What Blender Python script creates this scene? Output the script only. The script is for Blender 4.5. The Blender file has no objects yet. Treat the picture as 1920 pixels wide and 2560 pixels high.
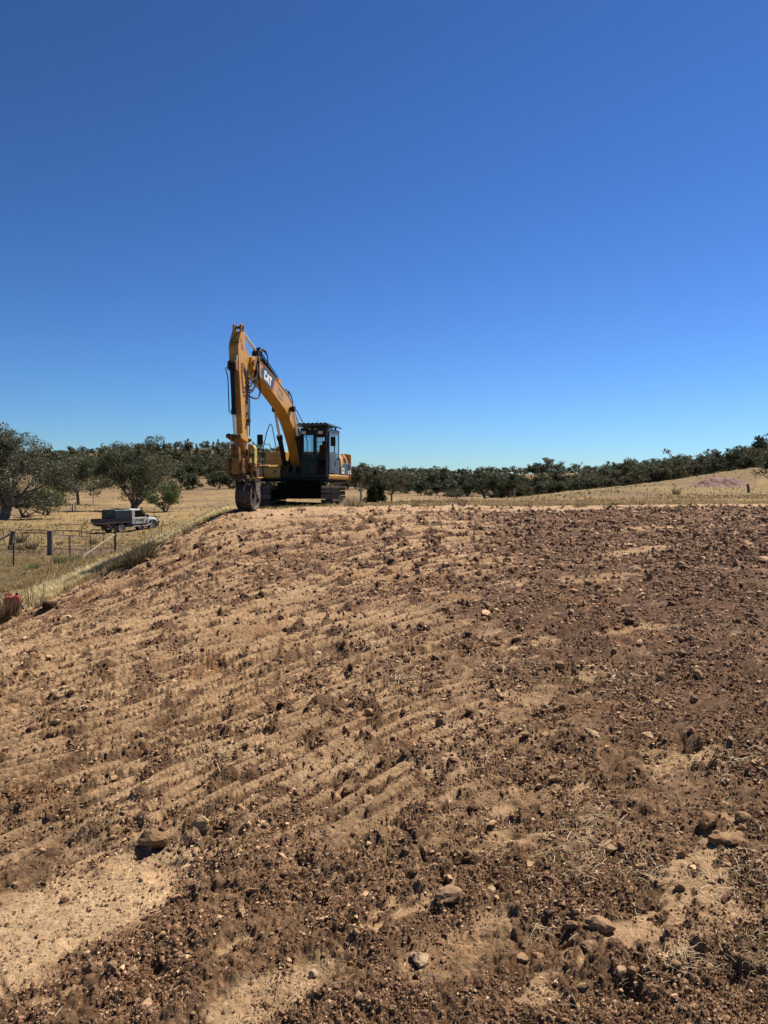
import bpy, bmesh, math, random
import numpy as np
from mathutils import Vector, Matrix, noise as mnoise

random.seed(7)
RS = np.random.RandomState(11)
scene = bpy.context.scene
COL = scene.collection

# ---------------------------------------------------------------- camera, sky, sun, exposure
FPX, HOR = 1923.0, 1213.0                 # focal length and horizon row at 1920x2560
PITCH = math.atan((1280 - HOR) / FPX)
cam_d = bpy.data.cameras.new('camera')
cam_d.sensor_fit = 'VERTICAL'
cam_d.sensor_height = 36.0
cam_d.lens = 36.0 * FPX / 2560.0
cam_d.clip_start = 0.05
cam_d.clip_end = 9000
cam = bpy.data.objects.new('camera', cam_d)
cam.location = (0, 0, 0)
cam.rotation_euler = (math.pi / 2 - PITCH, 0, 0)
COL.objects.link(cam)
scene.camera = cam

SUN_AZ = math.radians(43)                  # from +X towards +Y
SUN_EL = math.radians(54)
sun_dir = Vector((math.cos(SUN_AZ) * math.cos(SUN_EL), math.sin(SUN_AZ) * math.cos(SUN_EL), math.sin(SUN_EL)))
world = bpy.data.worlds.new('World')
scene.world = world
world.use_nodes = True
wn = world.node_tree
wn.nodes.clear()
sky = wn.nodes.new('ShaderNodeTexSky')
sky.sky_type = 'NISHITA'
sky.sun_disc = False
sky.sun_elevation = SUN_EL
sky.sun_rotation = math.pi / 2 - SUN_AZ
sky.altitude = 400
sky.air_density = 1.0
sky.dust_density = 0.1
sky.ozone_density = 3.0
EXPO = 0.84
sep = wn.nodes.new('ShaderNodeSeparateColor')
cmb = wn.nodes.new('ShaderNodeCombineColor')
# a deep clear-air blue: each channel of the sky is gained and raised to a power
for ch, gain, gam in (('Red', 0.72, 1.37), ('Green', 1.04, 1.387), ('Blue', 1.55, 1.55)):
    a1 = wn.nodes.new('ShaderNodeMath'); a1.operation = 'MULTIPLY'; a1.inputs[1].default_value = 0.085 * 1.072
    a2 = wn.nodes.new('ShaderNodeMath'); a2.operation = 'POWER'; a2.inputs[1].default_value = gam
    a3 = wn.nodes.new('ShaderNodeMath'); a3.operation = 'MULTIPLY'; a3.inputs[1].default_value = gain / (0.1 * 2 ** EXPO)
    wn.links.new(sep.outputs[ch], a1.inputs[0]); wn.links.new(a1.outputs[0], a2.inputs[0])
    wn.links.new(a2.outputs[0], a3.inputs[0]); wn.links.new(a3.outputs[0], cmb.inputs[ch])
bg = wn.nodes.new('ShaderNodeBackground')
bg.inputs['Strength'].default_value = 0.1
wo = wn.nodes.new('ShaderNodeOutputWorld')
wn.links.new(sky.outputs[0], sep.inputs['Color'])
wn.links.new(cmb.outputs[0], bg.inputs['Color'])
wn.links.new(bg.outputs[0], wo.inputs['Surface'])
sl = bpy.data.lights.new('sun', 'SUN')
sl.energy = 5.0
sl.angle = math.radians(0.5)
sl.color = (1.0, 0.94, 0.84)
so = bpy.data.objects.new('sun', sl)
so.rotation_euler = sun_dir.to_track_quat('Z', 'Y').to_euler()
COL.objects.link(so)
scene.view_settings.view_transform = 'Standard'
scene.view_settings.look = 'None'
scene.view_settings.gamma = 1
scene.view_settings.use_curve_mapping = False
scene.view_settings.exposure = EXPO


# ---------------------------------------------------------------- helpers
def ray(u, v):
    a = (u - 960) / FPX
    b = (1280 - v) / FPX
    y = math.cos(PITCH) + b * math.sin(PITCH)
    z = -math.sin(PITCH) + b * math.cos(PITCH)
    return a / y, z / y


def tag(o, label=None, cat=None, group=None, kind=None):
    if label: o['label'] = label
    if cat: o['category'] = cat
    if group: o['group'] = group
    if kind: o['kind'] = kind
    return o


def link(o, parent=None):
    COL.objects.link(o)
    if parent is not None:
        o.parent = parent
    return o


def empty(name, loc=(0, 0, 0), rz=0.0):
    o = bpy.data.objects.new(name, None)
    o.empty_display_size = 0.2
    o.location = loc
    o.rotation_euler = (0, 0, rz)
    return link(o)


class MB:
    """collects shapes, then builds them as one mesh object"""
    def __init__(s):
        s.v, s.f, s.sm = [], [], []

    def add(s, vs, fs, smooth=False, M=None):
        n = len(s.v)
        for p in vs:
            p = Vector(p)
            s.v.append(tuple(M @ p if M is not None else p))
        for f in fs:
            s.f.append(tuple(i + n for i in f))
            s.sm.append(smooth)
        return s

    def box(s, x0, x1, y0, y1, z0, z1, M=None):
        vs = [(x0, y0, z0), (x1, y0, z0), (x1, y1, z0), (x0, y1, z0), (x0, y0, z1), (x1, y0, z1), (x1, y1, z1), (x0, y1, z1)]
        fs = [(3, 2, 1, 0), (4, 5, 6, 7), (0, 1, 5, 4), (1, 2, 6, 5), (2, 3, 7, 6), (3, 0, 4, 7)]
        return s.add(vs, fs, False, M)

    def prism(s, pts, y0, y1, M=None):
        """polygon in the xz plane extruded along y"""
        n = len(pts)
        vs = [(x, y0, z) for x, z in pts] + [(x, y1, z) for x, z in pts]
        fs = [tuple(range(n)), tuple(range(2 * n - 1, n - 1, -1))]
        for i in range(n):
            j = (i + 1) % n
            fs.append((j, i, i + n, j + n))
        area = sum(pts[i][0] * pts[(i + 1) % n][1] - pts[(i + 1) % n][0] * pts[i][1] for i in range(n))
        if area < 0:
            fs = [tuple(reversed(f)) for f in fs]
        return s.add(vs, fs, False, M)

    def tube(s, pts, r, n=8, cap=True, M=None):
        pts = [Vector(p) for p in pts]
        rs = r if isinstance(r, (list, tuple)) else [r] * len(pts)
        vs, fs = [], []
        up = Vector((0, 0, 1))
        prev = None
        for i, p in enumerate(pts):
            if i == 0: d = pts[1] - p
            elif i == len(pts) - 1: d = p - pts[i - 1]
            else: d = (pts[i + 1] - pts[i - 1])
            d.normalize()
            if prev is None:
                a = d.cross(up)
                if a.length < 0.05: a = d.cross(Vector((1, 0, 0)))
            else:
                a = prev - d * prev.dot(d)
                if a.length < 1e-4: a = d.cross(up)
            a.normalize(); prev = a
            b = d.cross(a)
            for k in range(n):
                t = 2 * math.pi * k / n
                vs.append(p + (a * math.cos(t) + b * math.sin(t)) * rs[i])
        for i in range(len(pts) - 1):
            for k in range(n):
                k2 = (k + 1) % n
                fs.append((i * n + k2, i * n + k, (i + 1) * n + k, (i + 1) * n + k2))
        if cap:
            fs.append(tuple(range(n)))
            fs.append(tuple(reversed(range((len(pts) - 1) * n, len(pts) * n))))
        return s.add(vs, fs, True, M)

    def build(s, name, mat, parent=None, bevel=0.0, mats=None):
        me = bpy.data.meshes.new(name)
        me.from_pydata(s.v, [], s.f)
        me.polygons.foreach_set('use_smooth', s.sm)
        me.materials.append(mat)
        me.update()
        o = link(bpy.data.objects.new(name, me), parent)
        if any(s.sm):
            me.set_sharp_from_angle(angle=math.radians(40))
        if bevel:
            m = o.modifiers.new('bevel', 'BEVEL')
            m.width = bevel
            m.segments = 2
            m.limit_method = 'ANGLE'
            m.angle_limit = math.radians(35)
        return o


def copy_tree(o, parent=None):
    c = o.copy()
    COL.objects.link(c)
    c.parent = parent
    for ch in list(o.children):
        copy_tree(ch, c)
    return c


def clone(o, parent, loc=None, rot=None, scale=None):
    c = o.copy()
    COL.objects.link(c)
    c.parent = parent
    if loc is not None: c.location = loc
    if rot is not None: c.rotation_euler = rot
    if scale is not None: c.scale = scale
    return c


# ---------------------------------------------------------------- materials
def base_mat(name, rough=0.6, metallic=0.0, spec=0.5):
    m = bpy.data.materials.new(name)
    m.use_nodes = True
    nt = m.node_tree
    b = nt.nodes['Principled BSDF']
    b.inputs['Roughness'].default_value = rough
    b.inputs['Metallic'].default_value = metallic
    b.inputs['Specular IOR Level'].default_value = spec
    return m, nt, b


def paint(name, c1, c2=None, scale=4.0, rough=0.5, metallic=0.0, spec=0.5, lo=0.42, hi=0.68, bump=0.0, bscale=60.0, coat=0.0, stretch=None):
    """colour c1 with patches of c2 (dust, rust, wear) from a noise"""
    m, nt, b = base_mat(name, rough, metallic, spec)
    c2 = c2 or tuple(0.75 * x for x in c1)
    tc = nt.nodes.new('ShaderNodeTexCoord')
    src = tc.outputs['Object']
    if stretch:
        mp = nt.nodes.new('ShaderNodeMapping')
        mp.inputs['Scale'].default_value = stretch
        nt.links.new(src, mp.inputs[0]); src = mp.outputs[0]
    n = nt.nodes.new('ShaderNodeTexNoise')
    n.inputs['Scale'].default_value = scale
    n.inputs['Detail'].default_value = 7
    n.inputs['Roughness'].default_value = 0.65
    nt.links.new(src, n.inputs['Vector'])
    r = nt.nodes.new('ShaderNodeValToRGB')
    r.color_ramp.elements[0].position = lo
    r.color_ramp.elements[1].position = hi
    r.color_ramp.elements[0].color = (*c1, 1)
    r.color_ramp.elements[1].color = (*c2, 1)
    nt.links.new(n.outputs['Fac'], r.inputs['Fac'])
    nt.links.new(r.outputs['Color'], b.inputs['Base Color'])
    if coat:
        b.inputs['Coat Weight'].default_value = coat
        b.inputs['Coat Roughness'].default_value = 0.12
    rr = nt.nodes.new('ShaderNodeMapRange')
    rr.inputs['To Min'].default_value = rough * 0.8
    rr.inputs['To Max'].default_value = min(1, rough * 1.35)
    nt.links.new(n.outputs['Fac'], rr.inputs['Value'])
    nt.links.new(rr.outputs[0], b.inputs['Roughness'])
    if bump:
        n2 = nt.nodes.new('ShaderNodeTexNoise')
        n2.inputs['Scale'].default_value = bscale
        n2.inputs['Detail'].default_value = 5
        nt.links.new(src, n2.inputs['Vector'])
        bp = nt.nodes.new('ShaderNodeBump')
        bp.inputs['Strength'].default_value = bump
        bp.inputs['Distance'].default_value = 0.02
        nt.links.new(n2.outputs['Fac'], bp.inputs['Height'])
        nt.links.new(bp.outputs[0], b.inputs['Normal'])
    return m


def glass_mat(name, tint, alpha=0.25, rough=0.03):
    m = bpy.data.materials.new(name)
    m.use_nodes = True
    nt = m.node_tree
    nt.nodes.clear()
    tr = nt.nodes.new('ShaderNodeBsdfTransparent')
    tr.inputs['Color'].default_value = (*tint, 1)
    gl = nt.nodes.new('ShaderNodeBsdfGlossy')
    gl.inputs['Roughness'].default_value = rough
    gl.inputs['Color'].default_value = (0.9, 0.95, 1, 1)
    fr = nt.nodes.new('ShaderNodeLayerWeight')
    pw = nt.nodes.new('ShaderNodeMath'); pw.operation = 'POWER'; pw.inputs[1].default_value = 4.0
    nt.links.new(fr.outputs['Facing'], pw.inputs[0])
    ad = nt.nodes.new('ShaderNodeMath'); ad.operation = 'ADD'
    ad.inputs[1].default_value = alpha
    mx = nt.nodes.new('ShaderNodeMixShader')
    out = nt.nodes.new('ShaderNodeOutputMaterial')
    nt.links.new(pw.outputs[0], ad.inputs[0])
    nt.links.new(ad.outputs[0], mx.inputs[0])
    nt.links.new(tr.outputs[0], mx.inputs[1])
    nt.links.new(gl.outputs[0], mx.inputs[2])
    nt.links.new(mx.outputs[0], out.inputs['Surface'])
    return m


def attr_mat(name, rough=0.9, spec=0.2, bump=0.0, bscale=40.0, nscale=30.0, namt=0.25, trans=0.0, sat=None, bdist=0.01):
    """base colour from the point attribute 'col' times a fine noise"""
    m, nt, b = base_mat(name, rough, 0, spec)
    at = nt.nodes.new('ShaderNodeAttribute')
    at.attribute_name = 'col'
    ge = nt.nodes.new('ShaderNodeNewGeometry')
    n = nt.nodes.new('ShaderNodeTexNoise')
    n.inputs['Scale'].default_value = nscale
    n.inputs['Detail'].default_value = 8
    n.inputs['Roughness'].default_value = 0.7
    nt.links.new(ge.outputs['Position'], n.inputs['Vector'])
    mr = nt.nodes.new('ShaderNodeMapRange')
    mr.inputs['From Min'].default_value = 0.3
    mr.inputs['From Max'].default_value = 0.7
    mr.inputs['To Min'].default_value = 1 - namt
    mr.inputs['To Max'].default_value = 1 + namt
    nt.links.new(n.outputs['Fac'], mr.inputs['Value'])
    mx = nt.nodes.new('ShaderNodeVectorMath'); mx.operation = 'SCALE'
    nt.links.new(at.outputs['Color'], mx.inputs[0])
    nt.links.new(mr.outputs[0], mx.inputs['Scale'])
    nt.links.new(mx.outputs[0], b.inputs['Base Color'])
    if bump:
        n2 = nt.nodes.new('ShaderNodeTexNoise')
        n2.inputs['Scale'].default_value = bscale
        n2.inputs['Detail'].default_value = 8
        n2.inputs['Roughness'].default_value = 0.7
        nt.links.new(ge.outputs['Position'], n2.inputs['Vector'])
        bp = nt.nodes.new('ShaderNodeBump')
        bp.inputs['Strength'].default_value = bump
        bp.inputs['Distance'].default_value = bdist
        nt.links.new(n2.outputs['Fac'], bp.inputs['Height'])
        if name in ('soil',):
            vo = nt.nodes.new('ShaderNodeTexVoronoi'); vo.inputs['Scale'].default_value = 34
            vo.inputs['Randomness'].default_value = 1.0
            nt.links.new(ge.outputs['Position'], vo.inputs['Vector'])
            b3 = nt.nodes.new('ShaderNodeBump'); b3.inputs['Strength'].default_value = 0.7; b3.inputs['Distance'].default_value = 0.016; b3.invert = True
            nt.links.new(vo.outputs['Distance'], b3.inputs['Height'])
            n4 = nt.nodes.new('ShaderNodeTexNoise'); n4.inputs['Scale'].default_value = 13; n4.inputs['Detail'].default_value = 6; n4.inputs['Roughness'].default_value = 0.7
            nt.links.new(ge.outputs['Position'], n4.inputs['Vector'])
            b4 = nt.nodes.new('ShaderNodeBump'); b4.inputs['Strength'].default_value = 1.0; b4.inputs['Distance'].default_value = 0.05
            nt.links.new(n4.outputs['Fac'], b4.inputs['Height']); nt.links.new(b3.outputs[0], b4.inputs['Normal'])
            nt.links.new(b4.outputs[0], bp.inputs['Normal'])
        nt.links.new(bp.outputs[0], b.inputs['Normal'])
    if trans:
        out = nt.nodes['Material Output']
        tl = nt.nodes.new('ShaderNodeBsdfTranslucent')
        nt.links.new(mx.outputs[0], tl.inputs['Color'])
        ms = nt.nodes.new('ShaderNodeMixShader')
        ms.inputs[0].default_value = trans
        nt.links.new(b.outputs[0], ms.inputs[1])
        nt.links.new(tl.outputs[0], ms.inputs[2])
        nt.links.new(ms.outputs[0], out.inputs['Surface'])
    return m


M = {}
M['soil'] = attr_mat('soil', 0.95, 0.15, bump=0.9, bscale=55, nscale=18, namt=0.22, bdist=0.012)
M['clod'] = attr_mat('clod_soil', 0.95, 0.15, bump=0.8, bscale=90, nscale=25, namt=0.3, bdist=0.006)
M['paddock'] = attr_mat('paddock', 0.95, 0.1, bump=0.9, bscale=2.6, nscale=2.3, namt=0.5, bdist=0.25)
M['grass'] = attr_mat('dry_grass', 0.8, 0.15, nscale=3, namt=0.15, trans=0.45)
M['leaf'] = attr_mat('gum_leaf', 0.75, 0.22, nscale=0.9, namt=0.35, trans=0.22)
M['straw'] = paint('straw', (0.46, 0.36, 0.21), (0.28, 0.2, 0.11), 9, 0.7)
M['bark'] = paint('bark', (0.10, 0.078, 0.058), (0.24, 0.2, 0.165), 2.5, 0.9, bump=0.6, bscale=12)
M['palebark'] = paint('pale_bark', (0.38, 0.34, 0.29), (0.2, 0.16, 0.13), 3, 0.85)
M['yellow'] = paint('machine_yellow', (0.50, 0.245, 0.034), (0.30, 0.145, 0.036), 2.2, 0.42, spec=0.4, lo=0.45, hi=0.8, coat=0.15)
M['worn'] = paint('worn_yellow', (0.30, 0.140, 0.032), (0.12, 0.054, 0.026), 6, 0.6, spec=0.35, lo=0.4, hi=0.62, bump=0.2, bscale=30)
M['rust'] = paint('rusty_steel', (0.10, 0.043, 0.022), (0.035, 0.02, 0.014), 9, 0.75, lo=0.4, hi=0.62, bump=0.3, bscale=40)
M['brightyellow'] = paint('bare_yellow_paint', (0.50, 0.35, 0.08), (0.28, 0.17, 0.05), 8, 0.5)
M['black'] = paint('black_paint', (0.008, 0.008, 0.009), (0.028, 0.024, 0.021), 3, 0.5, spec=0.25, lo=0.5, hi=0.85)
M['charcoal'] = paint('charcoal_panel', (0.045, 0.052, 0.064), (0.075, 0.078, 0.082), 3, 0.35, spec=0.5, lo=0.5, hi=0.85)
M['rubber'] = paint('rubber', (0.016, 0.015, 0.015), (0.045, 0.038, 0.03), 8, 0.8)
M['chrome'] = paint('chrome_rod', (0.72, 0.72, 0.74), (0.6, 0.6, 0.6), 3, 0.3, metallic=0.5)
M['under'] = paint('undercarriage_black', (0.006, 0.006, 0.006), (0.016, 0.013, 0.011), 3, 0.9, spec=0.1)
M['steel'] = paint('worn_steel', (0.10, 0.072, 0.056), (0.24, 0.185, 0.14), 7, 0.55, metallic=0.35, lo=0.4, hi=0.7, bump=0.2, bscale=30)
M['drum'] = paint('drum_steel', (0.038, 0.030, 0.024), (0.105, 0.070, 0.044), 4, 0.6, metallic=0.2, lo=0.4, hi=0.75, bump=0.3, bscale=25)
M['white'] = paint('white_paint', (0.78, 0.78, 0.76), (0.62, 0.6, 0.56), 4, 0.4, lo=0.5, hi=0.8)
M['silver'] = paint('silver_paint', (0.46, 0.46, 0.45), (0.34, 0.31, 0.27), 1.5, 0.32, metallic=0.0, coat=0.5, lo=0.45, hi=0.8)  # toned for the truck's duller sides; roof and bonnet carry sunlight in white
M['canopy'] = paint('canopy_grey', (0.011, 0.013, 0.018), (0.017, 0.018, 0.021), 2, 0.4, spec=0.3)
M['red'] = paint('red_plastic', (0.5, 0.022, 0.02), (0.36, 0.03, 0.03), 8, 0.45)
M['decalred'] = paint('decal_red', (0.5, 0.08, 0.05), (0.6, 0.2, 0.16), 8, 0.5)
M['decalgrey'] = paint('decal_grey', (0.23, 0.185, 0.12), (0.3, 0.23, 0.13), 8, 0.5)
M['lamp'] = paint('lamp_lens', (0.5, 0.46, 0.38), (0.35, 0.3, 0.25), 20, 0.25)
M['glass'] = glass_mat('cab_glass', (0.62, 0.72, 0.75), 0.012)
M['darkglass'] = glass_mat('side_glass', (0.3, 0.36, 0.38), 0.22)
M['tint'] = glass_mat('tinted_glass', (0.05, 0.055, 0.06), 0.03)
M['timber'] = paint('weathered_timber', (0.17, 0.135, 0.11), (0.08, 0.06, 0.05), 5, 0.9, bump=0.8, bscale=14, stretch=(5, 5, 0.6))
M['pipe'] = paint('rusty_pipe', (0.11, 0.05, 0.03), (0.06, 0.035, 0.028), 12, 0.7)
M['picket'] = paint('picket_steel', (0.07, 0.035, 0.028), (0.03, 0.02, 0.018), 12, 0.7)
M['wire'] = paint('wire', (0.25, 0.23, 0.2), (0.14, 0.1, 0.08), 12, 0.5, metallic=0.5)
M['hide'] = paint('black_hide', (0.018, 0.014, 0.013), (0.03, 0.02, 0.018), 3, 0.7)
M['redsoil'] = paint('red_brown_soil', (0.18, 0.083, 0.060), (0.12, 0.055, 0.042), 1.6, 0.95, bump=1.0, bscale=6)
M['seat'] = paint('seat_cloth', (0.02, 0.02, 0.03), (0.035, 0.033, 0.035), 6, 0.9)


# ---------------------------------------------------------------- numpy noise
def h2(ix, iy, seed):
    with np.errstate(over='ignore'):
        h = (ix.astype(np.int64) * 374761393 + iy.astype(np.int64) * 668265263 + seed * 974634777) & 0xffffffff
        h = ((h ^ (h >> 13)) * 1274126177) & 0xffffffff
        h = (h ^ (h >> 16)) & 0xffffffff
        h = (h * 2246822519) & 0xffffffff
        h = (h ^ (h >> 15)) & 0xffffffff
    return h / 4294967295.0


def vn(x, y, seed=0):
    ix = np.floor(x); iy = np.floor(y)
    fx = x - ix; fy = y - iy
    fx = fx * fx * fx * (fx * (fx * 6 - 15) + 10)
    fy = fy * fy * fy * (fy * (fy * 6 - 15) + 10)
    a = h2(ix, iy, seed); b = h2(ix + 1, iy, seed)
    c = h2(ix, iy + 1, seed); d = h2(ix + 1, iy + 1, seed)
    return (a + (b - a) * fx) * (1 - fy) + (c + (d - c) * fx) * fy


def fbm(x, y, seed=0, octv=4, g=0.5):
    s = 0.0; a = 1.0; t = 0.0
    for k in range(octv):
        c, sn = math.cos(k * 0.9), math.sin(k * 0.9)
        s = s + a * vn((x * c - y * sn) * 2 ** k, (x * sn + y * c) * 2 ** k, seed + k * 17)
        t += a; a *= g
    return s / t


def worley(x, y, seed=0):
    ix = np.floor(x); iy = np.floor(y)
    d1 = np.full(x.shape, 9.0); idv = np.zeros(x.shape)
    d2 = np.full(x.shape, 9.0)
    for dx in (-1, 0, 1):
        for dy in (-1, 0, 1):
            cx = ix + dx; cy = iy + dy
            px = cx + h2(cx, cy, seed); py = cy + h2(cx, cy, seed + 5)
            d = np.hypot(px - x, py - y)
            m = d < d1
            d2 = np.where(m, d1, np.minimum(d2, d))
            idv = np.where(m, h2(cx, cy, seed + 9), idv)
            d1 = np.where(m, d, d1)
    return d1, d2, idv


def chunks(x, y, seed):
    """broken blocks: flat faces with a random tilt and height, cracks between them"""
    ix = np.floor(x); iy = np.floor(y)
    d1 = np.full(x.shape, 9.0); d2 = np.full(x.shape, 9.0)
    hh = np.zeros(x.shape); idv = np.zeros(x.shape)
    for dx in (-1, 0, 1):
        for dy in (-1, 0, 1):
            cx = ix + dx; cy = iy + dy
            ox = x - (cx + h2(cx, cy, seed)); oy = y - (cy + h2(cx, cy, seed + 5))
            d = np.hypot(ox, oy); a = h2(cx, cy, seed + 9)
            face = a + ox * (h2(cx, cy, seed + 11) - 0.5) * 2.2 + oy * (h2(cx, cy, seed + 13) - 0.5) * 2.2
            m = d < d1
            d2 = np.where(m, d1, np.minimum(d2, d)); hh = np.where(m, face, hh); idv = np.where(m, a, idv); d1 = np.where(m, d, d1)
    e = np.clip((d2 - d1) / 0.16, 0, 1)
    return hh * e - 0.35 * (1 - e), idv


def sstep(a, b, x):
    t = np.clip((x - a) / (b - a), 0, 1)
    return t * t * (3 - 2 * t)


# ---------------------------------------------------------------- terrain (eye level is z = 0)
CP = []
for a_ in (-0.9, -0.5, -0.25, 0, 0.25, 0.5, 0.9):
    for Y_ in (0.5, 2.0, 4.0, 7.0):
        X_ = a_ * max(Y_, 2.0)
        CP.append((X_, Y_, -1.68 + 0.036 * Y_ + (0.13 if X_ < 0 else 0.09) * X_))
CP += [(-5.5, 11, -2.4), (-9.5, 11, -2.95), (-3.2, 13, -1.66), (0, 12, -1.27), (4, 12, -1.05), (8, 13, -0.9),
       (-8.3, 16.7, -3.0), (-5.5, 16, -2.15), (-2.5, 17, -1.3), (0, 17, -1.05), (5, 18, -0.95), (10, 18, -0.9),
       (-6.7, 19.5, -2.1), (-9.5, 19.2, -3.05), (-5.5, 22, -1.32), (-4.9, 23.3, -0.9), (-7.55, 22, -2.16), (-8.9, 26, -2.36), (-6.06, 20.8, -1.72), (-7.0, 24, -1.78), (-8.7, 30, -2.1), (-6.5, 26, -1.4), (-8, 32, -1.8), (-8.95, 20, -2.85), (-5.6, 24.5, -1.05), (-11.5, 27, -2.85),
       (-2.5, 22, -0.95), (1, 22.5, -0.84), (8, 22.5, -0.84), (14, 22, -0.84),
       (-4.3, 23.6, -0.80), (-4.2, 26, -0.8), (-1, 26, -0.79), (4, 27, -0.78), (12, 28, -0.78), (-4.8, 29, -0.8), (-1, 29, -0.8), (-4.8, 33, -0.9), (-1, 33, -0.85), (4, 34, -0.84), (14, 34, -0.82),
       (-15.5, 31, -3.2), (-11, 30, -3.05), (-19, 31, -3.3), (-21, 42, -3.45), (-15, 42, -3.42), (-10, 42, -3.2), (-22, 24, -3.4), (-14, 19, -3.35),
       (-21, 62, -3.88), (-32, 64, -3.9), (-15, 60, -3.45), (-8, 55, -2.6), (-44, 88, -3.98), (-30, 90, -3.95), (-18, 85, -3.5),
       (0, 50, -1.2), (-2, 75, -1.9), (12, 60, -1.35), (0, 100, -2.5), (20, 100, -2.1), (-4, 135, -3.1), (20, 150, -3.1),
       (-44, 128, -4.1), (-20, 128, -3.7), (-72, 128, -4.0), (-70, 200, -3.8), (-30, 200, -3.3), (-90, 200, -3.5),
       (-100, 300, -1.9), (-50, 300, -1.2), (-150, 300, -1.9), (-150, 420, 2.1), (-200, 420, 2.0), (-80, 420, 2.8), (-210, 520, 7), (-120, 520, 7.5), (-280, 520, 6.5),
       (-300, 720, 19), (-150, 720, 24), (-60, 620, 10), (-190, 960, 44), (-420, 960, 36), (-90, 960, 28),
       (32, 235, -4.1), (10, 240, -3.9), (60, 240, -3.6), (-14, 330, -1.8), (20, 340, -2.6), (70, 330, -2.4),
       (0, 480, -1), (60, 600, 1.5), (160, 600, 3), (0, 800, 8), (45, 1000, 14), (130, 1000, 13), (230, 1000, 16), (-30, 1000, 16), (120, 1400, 9),
       (24, 70, -1.2), (32, 95, -1.0), (45, 95, -0.94), (40, 125, -0.5), (58, 122, -0.44), (34, 130, -1.3), (70, 195, 0.7), (48, 200, -1.6), (70, 140, 2.2), (80, 165, 3.7), (95, 170, 4.6), (36, 180, -2.4),
       (30, 35, -0.8), (35, 60, -0.7), (60, 90, 0.3), (110, 220, 5.5), (140, 320, 6.0), (80, 300, -0.5), (110, 400, 2), (200, 420, 8), (300, 620, 14), (420, 960, 20), (240, 700, 8),
       (700, 1500, 20), (-700, 1500, 60), (0, 1500, 10)]
CP = np.array(CP, float)


def warp(X, Y):
    Yc = np.maximum(Y, -3.0) + 4.0
    return 2.6 * X / Yc, 1.25 * np.log(Yc)


def _phi(r2):
    return 0.5 * r2 * np.log(r2 + 1e-12)


_qx, _qy = warp(CP[:, 0], CP[:, 1])
_n = len(CP)
_K = _phi((_qx[:, None] - _qx[None]) ** 2 + (_qy[:, None] - _qy[None]) ** 2) + np.eye(_n) * 2e-4
_P = np.stack([np.ones(_n), _qx, _qy], 1)
_A = np.block([[_K, _P], [_P.T, np.zeros((3, 3))]])
_w = np.linalg.solve(_A, np.concatenate([CP[:, 2] / (np.maximum(CP[:, 1], -3) + 4), np.zeros(3)]))


def base_h(X, Y):
    X = np.atleast_1d(np.asarray(X, float)); Y = np.atleast_1d(np.asarray(Y, float))
    sh = X.shape
    X = X.ravel(); Y = Y.ravel()
    out = np.empty(len(X))
    for i in range(0, len(X), 60000):
        x = X[i:i + 60000]; y = Y[i:i + 60000]
        a, b = warp(x, y)
        K = _phi((a[:, None] - _qx[None]) ** 2 + (b[:, None] - _qy[None]) ** 2)
        out[i:i + 60000] = (K @ _w[:_n] + _w[_n] + _w[_n + 1] * a + _w[_n + 2] * b) * (np.maximum(y, -3) + 4)
    return out.reshape(sh)


BX = [-40, -14, -12, -8.3, -6.7, -5.5, -4.9, -4.1, -3.2, -1.4, 0.6, 5.1, 10.3, 16.5, 40]
BY = [2, 6, 11, 16.7, 19.5, 22, 23.3, 24.3, 25.2, 26.2, 27.3, 29, 31, 33, 37]


def dirt_f(X, Y):
    """metres inside the bare dirt (positive), with a ragged edge"""
    return (np.interp(X, BX, BY) - Y) * 0.7 + (fbm(X * 0.8, Y * 0.8, 3, 3) - 0.5) * 0.9 + (fbm(X * 4, Y * 4, 8, 2) - 0.5) * 0.5


def gp(u, v):
    """a photo pixel to the plane-like near slope"""
    a, b = ray(u, v)
    return a, b


def cleats(X, Y):
    """prints of the track cleats: close rows of ridges, broken into short troughs that end in a small wall.
    Returns the ridge height (0..1), how much of a trough the point is in, and where prints survive."""
    dx, dy = 0.68, 0.733
    w1 = (fbm(X * 0.7, Y * 0.7, 61, 2) - 0.5) * 0.25
    t = X * dx + Y * dy; s = X * dy - Y * dx + w1
    H = 0.0; Tr = 0.0
    for k, (sp_, w) in enumerate(((0.13, sstep(7.5, 5.5, Y)), (0.23, sstep(5.5, 7.5, Y) * sstep(14.5, 11.5, Y)), (0.36, sstep(11.5, 14.5, Y)))):
        p = s / sp_ + (fbm(X * 0.5 / sp_ * 0.3, Y * 0.5 / sp_ * 0.3, 62 + k, 2) - 0.5) * 0.9
        kk = np.floor(p); fr = p - kk
        ridge = np.where(fr < 0.62, fr / 0.62, (1 - fr) / 0.38)
        lam = sp_ * (3.2 + 3.0 * h2(kk, kk * 0 + 3, 77 + k))
        u = t / lam + h2(kk, kk * 0, 78 + k) + (fbm(X * 0.4 / sp_, Y * 0.4 / sp_, 79 + k, 2) - 0.5) * 0.5
        ui = np.floor(u); u = u - ui
        rnd = h2(kk, ui, 80 + k)
        st = np.where(u < 0.12, u / 0.12, (1 - u) / 0.88) * (0.3 + 0.7 * rnd)
        H = H + w * (0.62 * ridge + 0.34 * st) * sp_
        Tr = Tr + w * np.clip(np.where(ridge < 0.42, 1.0, 0.0) * (rnd > 0.22) + np.where((u < 0.17) | (u > 0.9), 0.9, 0.0) * (rnd > 0.45), 0, 1)  # print ends too: their shaded walls get the dark colour of loose soil
    zone = sstep(1.9, -0.2, X - 0.13 * (Y - 6)) * sstep(2.6, 3.9, Y + 0.30 * X)
    zone = zone * (0.55 + 0.45 * sstep(0.34, 0.5, fbm(X * 0.55, Y * 0.55, 82, 2)))
    return H, Tr, zone


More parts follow.
